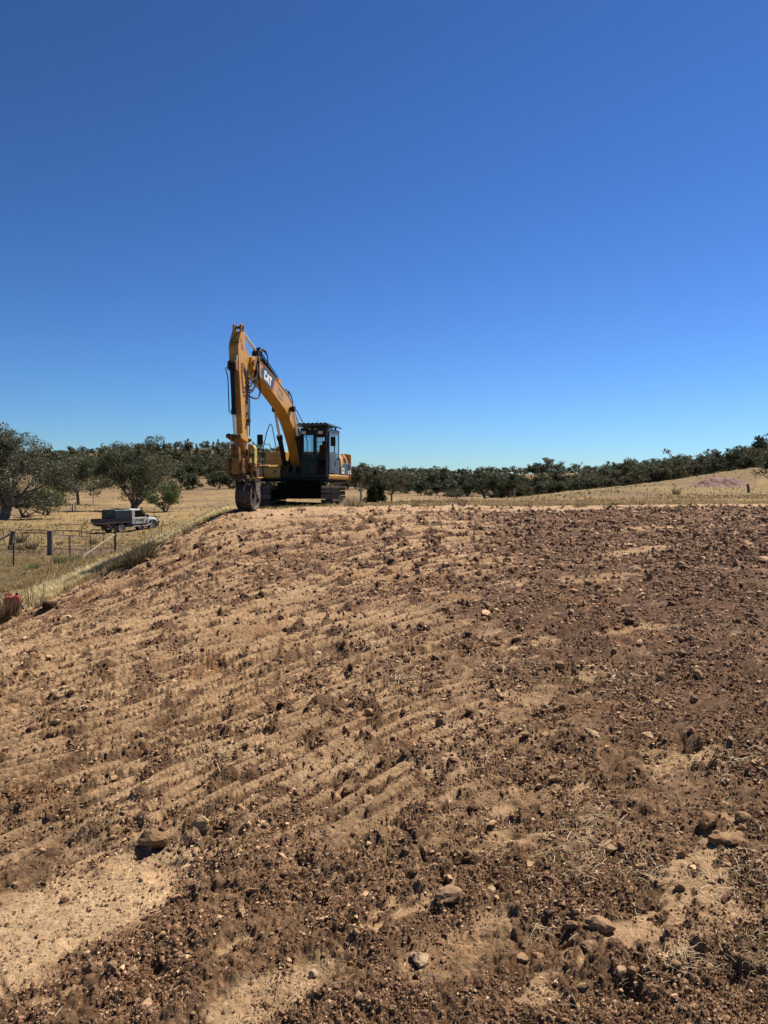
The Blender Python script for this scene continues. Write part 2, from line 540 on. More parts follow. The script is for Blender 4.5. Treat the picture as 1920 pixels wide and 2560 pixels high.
# places where pale cracked clay shows through the loose soil
PLATES = ((0.95, 2.45, 0.16, 0.10), (1.22, 2.6, 0.14, 0.08), (1.62, 3.9, 0.28, 0.13), (0.98, 5.15, 0.40, 0.17), (1.5, 5.4, 0.3, 0.13), (0.55, 3.2, 0.16, 0.06), (2.6, 9.5, 0.7, 0.25), (4.2, 12.5, 0.9, 0.3), (6.0, 17.0, 1.2, 0.4), (2.2, 6.6, 0.4, 0.15))


def loose_mask(X, Y, f):
    """0 = smooth compacted clay, 1 = loose crumbly soil; shaded walls of the cleat prints count as loose"""
    dx, dy = 0.68, 0.733
    t = X * dx + Y * dy; s = X * dy - Y * dx
    n = fbm(s * 2.6, t * 0.9, 21, 4, 0.6)
    n2 = fbm(X * 0.45, Y * 0.45, 31, 3)
    fine = fbm(s * 9, t * 4.5, 25, 3, 0.6)
    finer = fbm(s * 24, t * 14, 27, 2, 0.6)
    _, Tr, zone = cleats(X, Y)
    open_ = sstep(0.395, 0.435, n * 0.30 + n2 * 0.16 + fine * 0.34 + finer * 0.20 + 0.014 * np.clip(X, -2, 4))
    rows = sstep(0.405, 0.44, fine * 0.34 + finer * 0.26 + n * 0.18 + (Tr - 0.42) * 0.40 + 0.110 + 0.055 * sstep(8, 16, Y))
    m = open_ * (1 - zone) + rows * zone
    # the smooth wiped patches by the lower left corner and the middle of the lower edge
    def blob(cx, cy, rx, ry, ang=0.55):
        c, s_ = math.cos(ang), math.sin(ang)
        ex = ((X - cx) * c + (Y - cy) * s_) / rx; ey = (-(X - cx) * s_ + (Y - cy) * c) / ry
        return np.hypot(ex, ey) + (fbm(X * 5, Y * 5, 41, 3) - 0.5) * 0.7
    m = m * sstep(0.75, 1.15, blob(-1.40, 2.95, 0.64, 0.36))
    for cx, cy, rx, ry in PLATES:
        bl = blob(cx, cy, rx, ry) + (fbm(X * 1.6 / rx, Y * 1.6 / rx, 43, 3, 0.7) - 0.5) * 2.6
        m = m * (0.30 + 0.70 * sstep(0.6, 1.0, bl))
    m = m * (0.25 + 0.75 * sstep(0.6, 1.2, blob(-0.36, 2.4, 0.24, 0.11)))
    m = m * (0.35 + 0.65 * sstep(0.5, 1.3, blob(0.25, 2.55, 0.3, 0.12)))
    # crest: pale trafficked clay
    cr = sstep(0.35, 0.6, fbm(X * 0.9, Y * 0.9, 55, 3) + 0.32 * sstep(3.2, 0.8, f)) * sstep(4.2, 3.0, f) * sstep(-4.6, -3.0, X) * sstep(0, 0.4, f)
    m = m * (1 - cr * 0.75)
    return np.clip(m, 0, 1), cr


def detail(X, Y, sp):
    """relief of the dirt in metres; sp = local grid spacing"""
    f = dirt_f(X, Y)
    m, cr = loose_mask(X, Y, f)
    dx, dy = 0.68, 0.733
    w1 = (fbm(X * 0.7, Y * 0.7, 61, 2) - 0.5) * 0.5
    t = X * dx + Y * dy; s = X * dy - Y * dx + w1 * 0.5
    def fade(wl): return np.clip((wl / sp - 1.6) / 2.0, 0, 1)
    Hc, Tr, zone = cleats(X, Y)
    h = Hc * zone * 0.72 * (1 - 0.5 * cr)
    h = h + (fbm(X * 1.6, Y * 1.6, 81, 3) - 0.5) * 0.10 * (0.35 + 0.65 * m)
    h = h + (fbm(X * 5, Y * 5, 83, 3, 0.6) - 0.5) * 0.05 * cr
    h = h + (fbm(X * 8, Y * 8, 91, 3, 0.65) - 0.5) * (0.012 + 0.045 * m) * fade(0.14)
    h = h + (fbm(X * 30, Y * 30, 95, 3, 0.6) - 0.5) * (0.006 + 0.020 * m) * fade(0.03)
    cl = sstep(0.36, 0.60, fbm(X * 2.3, Y * 2.3, 99, 3))
    c1_, _ = chunks(X * 7.5 + w1, Y * 7.5 + w1, 101)
    h = h + c1_ * 0.024 * m * cl * fade(0.10)
    c1_, _ = chunks(X * 17, Y * 17, 111)
    h = h + c1_ * 0.014 * m * (0.4 + 0.6 * cl) * fade(0.05)
    c1_, _ = chunks(X * 42, Y * 42, 121)
    h = h + c1_ * 0.008 * (0.15 + 0.85 * m) * fade(0.024)
    # drying cracks in the clay
    c1, c2, _ = worley(X * 3.2 + w1 * 2, Y * 3.2, 131)
    crack = sstep(0.045, 0.0, c2 - c1) * (1 - m) * (fbm(X * 1.3, Y * 1.3, 133, 2) > 0.47)
    h = h - crack * 0.012 * fade(0.02)
    # tooth holes left by the bucket and drum feet
    p1, _, pid = worley(X * 2.1, Y * 2.1, 141)
    pit = sstep(0.22, 0.08, p1) * (pid > 0.72)
    h = h - pit * 0.035 * fade(0.1) * (1 - cr)
    # the rougher windrow near the right hand crest
    wr = np.exp(-((f - 6.6 + 0.05 * X) / 1.3) ** 2) * sstep(1.0, 6.0, X)
    h = h + wr * (fbm(X * 2.4, Y * 2.4, 151, 3) * 0.22)
    return h, f, m, cr, crack, pit


# one log-spaced ground grid, fine under the camera, coarse at the horizon
NT = 820
tt = np.linspace(-1, 1, NT)
yr = []
y_ = 1.4
while y_ < 34:
    yr.append(y_)
    y_ += 0.03 if y_ < 2.1 else min(y_ * y_ / 860, 0.028 + 0.0026 * y_ if y_ < 26 else 0.11)
while y_ < 2600:
    yr.append(y_)
    y_ *= 1.021 if y_ < 140 else 1.045
yr = np.array(yr)
T_, Y_ = np.meshgrid(tt, yr)
X_ = 0.62 * T_ * Y_ + 1.3 * T_ ** 5 + 4.0 * T_ ** 17
NR = len(yr)
spx = 1.24 * Y_ / NT * 1.0
spy = np.gradient(yr)[:, None] * np.ones_like(X_)
SP = np.maximum(spx, np.minimum(spy, spx * 3) * 0.75)
Zb = base_h(X_, Y_)
near = Y_ < 42
dz = np.zeros_like(X_); F_ = dirt_f(X_, Y_); Ml = np.zeros_like(X_); CR = np.zeros_like(X_); CK = np.zeros_like(X_); PT = np.zeros_like(X_)
k = int((yr < 42).sum())
d_, f_, m_, c_, ck_, pt_ = detail(X_[:k], Y_[:k], SP[:k])
fin = sstep(-0.15, 0.35, f_)
dz[:k] = d_ * fin; Ml[:k] = m_; CR[:k] = c_; CK[:k] = ck_; PT[:k] = pt_
gr_rel = (fbm(X_ * 0.5, Y_ * 0.5, 161, 3) - 0.5) * np.clip(0.12 + Y_ * 0.002, 0, 0.3) + (fbm(X_ * 3, Y_ * 3, 165, 3) - 0.5) * 0.10 * np.clip(1.6 - Y_ / 60, 0, 1)
dz += gr_rel * sstep(0.3, -0.6, F_)
# gully in the flat beyond the crest and a small ledge
dz += -0.9 * np.exp(-(((X_ - 3.0) / 6.0) ** 2 + ((Y_ - 150) / 7.0) ** 2)) + 0.7 * np.exp(-(((X_ - 4.5) / 7.0) ** 2 + ((Y_ - 163) / 7.0) ** 2))
Z_ = Zb + dz

clay = np.array([0.375, 0.236, 0.126]); loose = np.array([0.108, 0.057, 0.033]); pale = np.array([0.40, 0.268, 0.155]); orange = np.array([0.25, 0.118, 0.046])  # loose is darker than its crumbs: shade between them put into the colour
cn = fbm(X_[:k] * 2.2, Y_[:k] * 2.2, 171, 4)[..., None]
cn2 = fbm(X_[:k] * 9, Y_[:k] * 9, 173, 3)[..., None]
mm = Ml[:k][..., None]
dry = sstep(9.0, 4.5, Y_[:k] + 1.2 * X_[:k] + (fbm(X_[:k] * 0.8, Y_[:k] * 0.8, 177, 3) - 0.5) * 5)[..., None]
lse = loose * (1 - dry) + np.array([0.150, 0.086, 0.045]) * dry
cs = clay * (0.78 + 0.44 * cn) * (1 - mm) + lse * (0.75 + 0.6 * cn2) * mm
cs = cs * (1 - 0.55 * sstep(0.60, 0.75, cn)) + pale * 0.55 * sstep(0.60, 0.75, cn) * (1 - 0.6 * mm) + cs * 0.55 * 0.6 * mm * sstep(0.60, 0.75, cn)
og = sstep(0.64, 0.80, fbm(X_[:k] * 1.4, Y_[:k] * 1.4, 181, 3))[..., None] * 0.35
cs = cs * (1 - og) + orange * (0.6 + 0.8 * cn2) * og
cs = cs * (1 - 0.5 * CR[:k][..., None]) + 0.5 * CR[:k][..., None] * pale * (0.75 + 0.5 * cn2)
xs, ys = X_[:k], Y_[:k]
def wiped(cx, cy, rx, ry, ang=0.55):
    c, s_ = math.cos(ang), math.sin(ang)
    return sstep(1.25, 0.7, np.hypot(((xs - cx) * c + (ys - cy) * s_) / rx, (-(xs - cx) * s_ + (ys - cy) * c) / ry) + (fbm(xs * 5, ys * 5, 41, 3) - 0.5) * 0.7)
wp_ = np.maximum(wiped(-1.40, 2.95, 0.64, 0.36), 0.6 * wiped(-0.36, 2.4, 0.24, 0.11))
for pc in PLATES:
    wp_ = np.maximum(wp_, 0.6 * wiped(*pc) * sstep(0.42, 0.56, fbm(xs * 1.6 / pc[2], ys * 1.6 / pc[2], 44, 3, 0.7)))
wp_ = wp_[..., None] * (1 - 0.8 * mm)
cs = cs * (1 - wp_) + np.array([0.46, 0.300, 0.165]) * (0.85 + 0.3 * cn) * wp_
speck = sstep(0.60, 0.72, fbm(xs * 34, ys * 34, 191, 2))[..., None] * (0.25 + 0.5 * mm)
cs = cs * (1 + 0.75 * speck)
cs = cs * (1 - 0.5 * CK[:k][..., None])


def grass_colour(X, Y):
    n1 = fbm(X * 0.09, Y * 0.05, 201, 4)[..., None]
    n2 = fbm(X * 0.6, Y * 0.35, 203, 3)[..., None]
    n3 = fbm(X * 0.02, Y * 0.012, 207, 3)[..., None]
    straw = np.array([0.265, 0.180, 0.080]); tan = np.array([0.190, 0.126, 0.065]); olive = np.array([0.145, 0.115, 0.045]); soil = np.array([0.155, 0.102, 0.060])
    w = sstep(0.38, 0.62, n1)
    c = straw * (1 - w) + tan * w
    w = sstep(0.52, 0.68, n2) * 0.55
    c = c * (1 - w) + soil * w
    w = sstep(0.5, 0.68, n3) * 0.45
    c = c * (1 - w) + olive * w
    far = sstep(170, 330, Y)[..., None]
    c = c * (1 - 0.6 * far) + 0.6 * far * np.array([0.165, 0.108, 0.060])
    return c


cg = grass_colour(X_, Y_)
# bare trodden track around the gates
trk = (np.exp(-((Y_ - 38 + 0.1 * X_) / 3.0) ** 2) * sstep(-6, -10, X_) + 0.8 * np.exp(-((Y_ - 58.5 - 0.25 * (X_ + 20)) / 2.6) ** 2) * sstep(-12, -16, X_))[..., None] * sstep(0.3, 0.55, fbm(X_ * 0.5, Y_ * 0.5, 211, 3))[..., None]
cg = cg * (1 - trk) + np.array([0.155, 0.104, 0.068]) * trk
colr = cg.copy()
wd = sstep(-0.1, 0.25, F_[:k])[..., None]
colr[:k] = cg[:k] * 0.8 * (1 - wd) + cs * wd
verts = np.stack([X_, Y_, Z_], -1).reshape(-1, 3)
colv = np.concatenate([np.clip(colr.reshape(-1, 3), 0, 1), np.ones((verts.shape[0], 1))], 1)
ii, jj = np.meshgrid(np.arange(NR - 1), np.arange(NT - 1), indexing='ij')
q = np.stack([ii * NT + jj, ii * NT + jj + 1, (ii + 1) * NT + jj + 1, (ii + 1) * NT + jj], -1).reshape(-1, 4)
fq = F_.reshape(-1)[q].mean(1)


def grid_mesh(name, quads, mat):
    used = np.zeros(len(verts), bool); used[quads.ravel()] = True
    idx = np.cumsum(used) - 1
    vs = verts[used]; qs = idx[quads]
    me = bpy.data.meshes.new(name)
    me.vertices.add(len(vs)); me.vertices.foreach_set('co', vs.ravel())
    me.loops.add(qs.size); me.loops.foreach_set('vertex_index', qs.ravel().astype(np.int32))
    me.polygons.add(len(qs)); me.polygons.foreach_set('loop_start', np.arange(0, qs.size, 4, dtype=np.int32))
    me.polygons.foreach_set('use_smooth', np.ones(len(qs), bool))
    me.update(calc_edges=True)
    at = me.attributes.new('col', 'FLOAT_COLOR', 'POINT')
    at.data.foreach_set('color', colv[used].astype(np.float32).ravel())
    me.materials.append(mat)
    o = link(bpy.data.objects.new(name, me))
    return tag(o, kind='structure')


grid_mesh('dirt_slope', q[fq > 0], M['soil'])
grid_mesh('grass_paddock', q[fq <= 0], M['paddock'])


def ground(X, Y):
    """final ground height at points (near dirt relief included)"""
    X = np.atleast_1d(np.asarray(X, float)); Y = np.atleast_1d(np.asarray(Y, float))
    # look the height up in the grid so everything sits on the mesh
    i = np.clip(np.interp(Y, yr, np.arange(NR)), 0, NR - 2)
    t = np.clip(X / (0.62 * np.maximum(Y, 1.4)), -1, 1)
    for _ in range(0):
        t = np.clip((X - 1.3 * np.clip(t, -1, 1) ** 5 - 4.0 * np.clip(t, -1, 1) ** 17) / (0.62 * np.maximum(Y, 1.4)), -1, 1)
    lo_ = np.full(X.shape, -1.0); hi_ = np.full(X.shape, 1.0); Yk = np.maximum(Y, 1.4)
    for _ in range(22):
        t = (lo_ + hi_) / 2
        g = 0.62 * t * Yk + 1.3 * t ** 5 + 4.0 * t ** 17 < X
        lo_ = np.where(g, t, lo_); hi_ = np.where(g, hi_, t)
    j = np.clip((t + 1) / 2 * (NT - 1), 0, NT - 2)
    i0 = i.astype(int); j0 = j.astype(int); fi = i - i0; fj = j - j0
    return (Z_[i0, j0] * (1 - fi) * (1 - fj) + Z_[i0 + 1, j0] * fi * (1 - fj) + Z_[i0, j0 + 1] * (1 - fi) * fj + Z_[i0 + 1, j0 + 1] * fi * fj)


def gz(x, y): return float(ground(x, y)[0])


_dg = np.concatenate([np.geomspace(1.3, 40, 260), np.geomspace(40.5, 1500, 240)])


def hit(u, v):
    """first ground point seen at a photo pixel"""
    a, b = ray(u, v)
    z = ground(a * _dg, _dg)
    w = np.nonzero(b * _dg < z)[0]
    i = w[0] if len(w) else len(_dg) - 1
    if i > 0:
        e0 = b * _dg[i - 1] - z[i - 1]; e1 = b * _dg[i] - z[i]
        D = _dg[i - 1] + (_dg[i] - _dg[i - 1]) * e0 / (e0 - e1 + 1e-9)
    else:
        D = _dg[0]
    return a * D, D, gz(a * D, D)


def at(u, D):
    """ground point at image column u and distance D"""
    a = (u - 960) / FPX
    return a * D, D, gz(a * D, D)


def soup(name, P, Fc, C, mat, kind='stuff', smooth=False, n=3, **kw):
    """vertices, faces (all with n corners) and colours as one object"""
    me = bpy.data.meshes.new(name)
    me.vertices.add(len(P)); me.vertices.foreach_set('co', P.astype(np.float32).ravel())
    me.loops.add(Fc.size); me.loops.foreach_set('vertex_index', Fc.ravel().astype(np.int32))
    me.polygons.add(len(Fc)); me.polygons.foreach_set('loop_start', np.arange(0, Fc.size, n, dtype=np.int32))
    me.polygons.foreach_set('use_smooth', np.full(len(Fc), smooth))
    me.update(calc_edges=True)
    if C is not None:
        at_ = me.attributes.new('col', 'FLOAT_COLOR', 'POINT')
        at_.data.foreach_set('color', np.concatenate([C, np.ones((len(C), 1))], 1).astype(np.float32).ravel())
    me.materials.append(mat)
    return me


# ---------------------------------------------------------------- loose crumbs, clods and straw on the dirt
ph_ = (1 + 5 ** 0.5) / 2
ICO = np.array([(-1, ph_, 0), (1, ph_, 0), (-1, -ph_, 0), (1, -ph_, 0), (0, -1, ph_), (0, 1, ph_), (0, -1, -ph_), (0, 1, -ph_), (ph_, 0, -1), (ph_, 0, 1), (-ph_, 0, -1), (-ph_, 0, 1)]) / 1.902
ICF = np.array([(0, 11, 5), (0, 5, 1), (0, 1, 7), (0, 7, 10), (0, 10, 11), (1, 5, 9), (5, 11, 4), (11, 10, 2), (10, 7, 6), (7, 1, 8), (3, 9, 4), (3, 4, 2), (3, 2, 6), (3, 6, 8), (3, 8, 9), (4, 9, 5), (2, 4, 11), (6, 2, 10), (8, 6, 7), (9, 8, 1)])


def scatter_dirt(n, ymin=1.5, ymax=31):
    """points on the dirt, dense near the viewer"""
    v = 1 / RS.uniform(1 / ymax, 1 / ymin, n)
    x = RS.uniform(-0.64, 0.64, n) * (v + 1.9 * np.minimum(1, 4 / v))
    f = dirt_f(x, v)
    m, cr = loose_mask(x, v, f)
    keep = (f > 0.05) & (RS.rand(n) < (0.16 + 0.84 * m ** 1.3) * (1 - 0.6 * cr))
    # clusters
    cl = fbm(x * 5.0, v * 3.6, 301, 3)
    keep &= RS.rand(n) < sstep(0.30, 0.60, cl) * 0.9 + 0.1
    return x[keep], v[keep], m[keep]


OCT = np.array([(1, 0, 0), (-1, 0, 0), (0, 1, 0), (0, -1, 0), (0, 0, 1), (0, 0, -1)], float)
OCF = np.array([(0, 2, 4), (2, 1, 4), (1, 3, 4), (3, 0, 4), (2, 0, 5), (1, 2, 5), (3, 1, 5), (0, 3, 5)])


def crumbs(name, n, BV, BF, mu, sig, lo_, hi_, label):
    sx, sy, sm_ = scatter_dirt(n)
    nC = len(sx); nv = len(BV)
    grow = 1 + 0.45 * sstep(6, 14, sy) * sstep(-3, 3, sx)
    px_size = np.clip(RS.lognormal(mu, sig, nC), lo_, hi_) * grow                 # about how large they show
    rad = np.clip(px_size * sy / 769 * 0.62, 0.0026, 0.065)
    sz = ground(sx, sy)
    shape = RS.uniform(0.45, 1.55, (nC, nv, 1)) * 0.8 + 0.2
    ax = RS.uniform(0.6, 1.5, (nC, 1, 3)) * np.array([1, 1, 0.8])
    th_ = RS.uniform(0, 2 * math.pi, nC)
    V = BV[None] * shape * ax
    c_, s_ = np.cos(th_)[:, None], np.sin(th_)[:, None]
    V = np.stack([V[..., 0] * c_ - V[..., 1] * s_, V[..., 0] * s_ + V[..., 1] * c_, V[..., 2]], -1) * rad[:, None, None]
    V += np.stack([sx, sy, sz + rad * 0.35], -1)[:, None, :]
    cc = np.where(RS.rand(nC, 1) < 0.22, np.array([[0.46, 0.292, 0.165]]), np.array([[0.195, 0.108, 0.060]])) * RS.uniform(0.5, 1.35, (nC, 1))  # lighter than the soil beneath: the sun on crumb tops is in the colour
    C = np.repeat(cc[:, None], nv, 1).reshape(-1, 3)
    Fc = (BF[None] + (np.arange(nC) * nv)[:, None, None]).reshape(-1, 3)
    tag(link(bpy.data.objects.new(name, soup(name, V.reshape(-1, 3), Fc, C, M['clod']))), label, 'soil', kind='stuff')
    print(name, nC)


crumbs('loose_soil', 48000, ICO, ICF, 0.60, 0.55, 1.1, 6.5, 'loose brown lumps of dry earth strewn over the dirt slope')
crumbs('small_lumps', 260000, OCT[:5], OCF[:4], 0.62, 0.35, 1.2, 3.4, 'small angular lumps of dry earth packed over the dirt slope')
crumbs('fine_crumbs', 300000, OCT[:5], OCF[:4], 0.16, 0.35, 0.7, 2.1, 'fine crumbs of dry earth between the lumps on the dirt slope')


def clod_mesh(seed, flat=0.75, col=(0.27, 0.165, 0.095), sub=3, name='dirt_clod'):
    bm = bmesh.new()
    bmesh.ops.create_icosphere(bm, subdivisions=sub, radius=1)
    rr = random.Random(seed)
    off = Vector((rr.uniform(-50, 50), rr.uniform(-50, 50), rr.uniform(-50, 50)))
    sc = Vector((rr.uniform(0.85, 1.35), rr.uniform(0.7, 1.0), flat * rr.uniform(0.75, 1.1)))
    planes = [(Vector((rr.gauss(0, 1), rr.gauss(0, 1), rr.gauss(0, 1))).normalized(), rr.uniform(0.55, 0.85)) for _ in range(9)]
    for v in bm.verts:
        p = v.co.copy()
        for nrm, d in planes:
            e = p.dot(nrm) - d
            if e > 0: p -= nrm * e * 0.85
        k_ = 1 + 0.22 * mnoise.noise(p * 1.7 + off) + 0.12 * mnoise.noise(p * 4.5 + off) + 0.06 * mnoise.noise(p * 10 + off)
        v.co = Vector((p.x * sc.x, p.y * sc.y, p.z * sc.z)) * k_
    me = bpy.data.meshes.new(name)
    bm.to_mesh(me); bm.free()
    n = len(me.vertices)
    at_ = me.attributes.new('col', 'FLOAT_COLOR', 'POINT')
    a = np.ones((n, 4), np.float32); a[:, :3] = np.array(col)[None] * np.array([0.78, 0.74, 0.68]) * np.random.RandomState(seed).uniform(0.85, 1.15, (n, 1))
    at_.data.foreach_set('color', a.ravel())
    me.materials.append(M['clod'])
    return me


clods = [clod_mesh(i, 0.8, col=((0.27, 0.165, 0.095) if i % 3 else (0.36, 0.235, 0.13)), sub=2) for i in range(10)]
# the ones that can be picked out: column, row, width in pixels, colour, flatness, label
PICK = [
    (1050, 2402, 62, (0.42, 0.31, 0.2), 0.62, 'pale angular rock lying on smooth dirt in the foreground, dark shadow under it'),
    (1492, 2312, 74, (0.33, 0.21, 0.12), 0.55, 'long tan clod tilted down to the right in the right foreground'),
    (1432, 2318, 36, (0.28, 0.175, 0.1), 0.8, 'round brown clod touching the left end of the long tilted clod'),
    (1470, 2366, 38, (0.34, 0.22, 0.13), 0.6, 'small pale clod just below the long tilted clod'),
    (1768, 2062, 62, (0.27, 0.15, 0.085), 0.95, 'biggest upright clod near the right edge, black shadow on its left'),
    (1795, 2108, 44, (0.26, 0.15, 0.085), 0.8, 'brown clod leaning against the lower side of the biggest upright clod'),
    (1830, 2110, 40, (0.27, 0.165, 0.09), 0.7, 'low clod right of the two big clods near the right edge'),
    (1858, 2052, 48, (0.3, 0.19, 0.11), 0.8, 'light brown clod standing up at the right edge of the picture'),
    (1854, 2070, 30, (0.3, 0.19, 0.11), 0.8, 'small round clod in front of the clod at the right edge'),
    (1528, 2128, 42, (0.38, 0.26, 0.155), 0.6, 'pale flat-topped clod in loose soil above the long tilted clod'),
    (1700, 2222, 32, (0.27, 0.165, 0.09), 0.8, 'rounded clod alone in crumbs below the biggest upright clod'),
    (1554, 2432, 34, (0.42, 0.28, 0.17), 0.8, 'pointed pinkish clod beside a bunch of pale roots at the lower right'),
    (1306, 2400, 40, (0.33, 0.21, 0.12), 0.6, 'low brown clod, left one of a pair at the lower right'),
    (1346, 2394, 34, (0.33, 0.21, 0.12), 0.6, 'low brown clod, right one of a pair at the lower right'),
    (782, 2440, 30, (0.46, 0.35, 0.24), 0.8, 'small upright whitish stone on the smooth patch at the bottom'),
    (670, 2512, 32, (0.3, 0.19, 0.11), 0.7, 'clod on the smooth clay at the very bottom left of centre'),
    (1122, 2240, 62, (0.3, 0.2, 0.12), 0.45, 'flat slab of earth on the slope above the pale angular rock'),
    (1228, 2232, 36, (0.44, 0.33, 0.21), 0.55, 'pale wedge-shaped stone right of the flat slab of earth'),
    (228, 2424, 30, (0.26, 0.17, 0.1), 0.9, 'dark clod at the left of the row of clods below the smooth patch'),
    (280, 2426, 32, (0.25, 0.16, 0.1), 1.0, 'tall clod in the middle of the row below the smooth patch'),
    (330, 2440, 42, (0.29, 0.19, 0.12), 0.8, 'squarish big clod at the right of the row below the smooth patch'),
    (380, 2108, 70, (0.24, 0.15, 0.085), 0.7, 'long heap of stuck crumbs above the smooth patch on the left'),
    (505, 2070, 50, (0.4, 0.27, 0.15), 0.7, 'pale lump with rounded end beside the long heap of stuck crumbs'),
    (872, 1988, 44, (0.2, 0.125, 0.075), 0.9, 'dark clod sunk in a hole left of the middle of the slope'),
    (920, 2004, 40, (0.4, 0.28, 0.17), 0.5, 'pale flake leaning at the edge of the hole with the dark clod'),
    (122, 1520, 36, (0.07, 0.045, 0.03), 1.0, 'black lump of earth at the grass edge on the far left'),
    (1364, 1772, 24, (0.36, 0.25, 0.15), 0.9, 'round tan stone, left of a close pair on the right slope'),
    (1388, 1776, 20, (0.36, 0.25, 0.15), 0.9, 'round tan stone, right of a close pair on the right slope'),
    (1428, 1534, 24, (0.36, 0.26, 0.17), 0.8, 'smooth round stone high on the right slope'),
    (706, 1288, 11, (0.09, 0.055, 0.035), 1.0, 'dark clod on the pale crest in front of the excavator'),
    (1530, 1308, 20, (0.36, 0.25, 0.15), 0.8, 'pale clod on top of the crest right of the middle'),
    (1724, 1600, 30, (0.22, 0.14, 0.085), 0.9, 'clod with its top in sun in the dense rubble on the right'),
    (1080, 1548, 24, (0.27, 0.165, 0.09), 0.8, 'brown clod standing clear in the middle of the slope'),
    (1006, 1728, 28, (0.27, 0.165, 0.09), 0.8, 'brown clod under a dark hollow in the middle of the slope'),
    (1616, 1842, 50, (0.45, 0.31, 0.19), 0.6, 'cracked pale slab among broken clay plates on the right'),
    (1480, 1836, 40, (0.45, 0.32, 0.2), 0.4, 'thin pale clay plate left of the cracked slab'),
    (1105, 1815, 30, (0.2, 0.125, 0.075), 1.0, 'dark pointed clod alone on fine soil right of centre'),
]
for i, (u, v, w, col, fl, lab) in enumerate(PICK):
    x, y, z = hit(u, v)
    r = w * y / FPX * 0.5
    o = link(bpy.data.objects.new('rock' if 'rock' in lab or 'stone' in lab else 'dirt_clod', clod_mesh(500 + i, fl, col)))
    o.location = (x, y, z + r * 0.32 * fl)
    o.scale = (r * 1.0, r * 1.0, r * 1.05)
    o.rotation_euler = (random.uniform(-0.25, 0.25), random.uniform(-0.25, 0.25), random.uniform(0, 6.28))
    tag(o, lab, 'rock' if o.name.startswith('rock') else 'clod')
n_g = 0
for _ in range(4000):
    if n_g >= 255: break
    v = random.uniform(1290, 2550) if random.random() < 0.6 else random.uniform(1290, 1800)
    u = random.uniform(-100, 2020)
    if v < 2000 and u < 800 and random.random() < 0.75: continue
    x, y, z = hit(u, v)
    f = dirt_f(np.array([x]), np.array([y])); m, cr = loose_mask(np.array([x]), np.array([y]), f)
    if f[0] < 0.3 or random.random() > m[0] * 0.95 + 0.05 or cr[0] > 0.6: continue
    w = random.uniform(12, 24) if random.random() < 0.85 else random.uniform(24, 34)
    if v < 1500: w = min(w, 16)
    r = w * y / FPX * 0.5
    o = link(bpy.data.objects.new('dirt_clod', clods[n_g % 10]))
    o.location = (x, y, z + r * 0.25)
    o.scale = (r, r, r * random.uniform(0.8, 1.1))
    o.rotation_euler = (random.uniform(-0.5, 0.5), random.uniform(-0.5, 0.5), random.uniform(0, 6.28))
    zone = ('steep left part' if u < 640 else 'middle' if u < 1280 else 'rough right part')
    row = ('near the top' if v < 1560 else 'halfway down' if v < 1990 else 'close to the viewer')
    tag(o, 'small earth clod on the %s of the slope %s' % (zone, row), 'clod', 'small clods, %s, %s' % (zone, row))
    n_g += 1

# straw, roots and grass bits on the dirt
P_, F2, idx = [], [], 0
def strand(p, az, ln, w, lift, bend):
    global idx
    d = np.array([math.cos(az), math.sin(az), 0.0]); sd = np.array([-d[1], d[0], 0.0])
    pts = []
    for k2 in range(4):
        s2 = k2 / 3
        pts.append(np.array(p) + d * ln * s2 + sd * bend * ln * s2 * s2 + np.array([0, 0, lift * math.sin(s2 * 2.4) * ln + 0.003]))
    for k2 in range(4):
        ww = w * (1 - 0.6 * k2 / 3)
        P_.append(pts[k2] - sd * ww); P_.append(pts[k2] + sd * ww + np.array([0, 0, ww]))
    for k2 in range(3):
        b_ = idx + 2 * k2
        F2.append((b_, b_ + 1, b_ + 3, b_ + 2))
    idx += 8
spots = [(1440, 2150, 90, 110), (1850, 2190, 110, 130), (1480, 2050, 60, 60), (1880, 2380, 90, 80), (1600, 2440, 40, 16), (1340, 2340, 35, 30), (540, 1900, 60, 60), (1240, 1640, 80, 50), (1540, 1380, 60, 50), (1840, 1900, 80, 70), (1180, 1480, 70, 40), (700, 1750, 80, 30),
         (270, 2045, 22, 16), (1560, 1690, 60, 50), (1700, 2400, 60, 60), (1620, 2180, 50, 50), (1000, 1700, 30, 35)]
for (u, v, sp_, n) in spots:
    for _ in range(int(n * 1.3)):
        uu = random.gauss(u, sp_ * 0.7); vv = random.gauss(v, sp_ * 0.35)
        x, y, z = hit(uu, vv)
        strand((x, y, z), random.uniform(0, 6.28), random.uniform(0.02, 0.09) * (0.5 + y / 7), 0.00040 * y * random.uniform(0.5, 1.4), random.uniform(0.0, 0.35), random.uniform(-0.25, 0.25))
for _ in range(900):
    uu = random.uniform(-50, 1970); vv = random.uniform(1330, 2560)
    if random.random() > 0.25 + 0.75 * uu / 1900: continue
    x, y, z = hit(uu, vv)
    if dirt_f(np.array([x]), np.array([y]))[0] < 0.1: continue
    strand((x, y, z), random.uniform(0, 6.28), random.uniform(0.02, 0.07) * (0.5 + y / 7), 0.00034 * y * random.uniform(0.5, 1.3), random.uniform(0.0, 0.25), random.uniform(-0.2, 0.2))
tag(link(bpy.data.objects.new('straw', soup('straw', np.array(P_), np.array(F2), None, M['straw'], n=4))), 'pale dry roots and straw caught in the dirt of the slope', 'straw', kind='stuff')

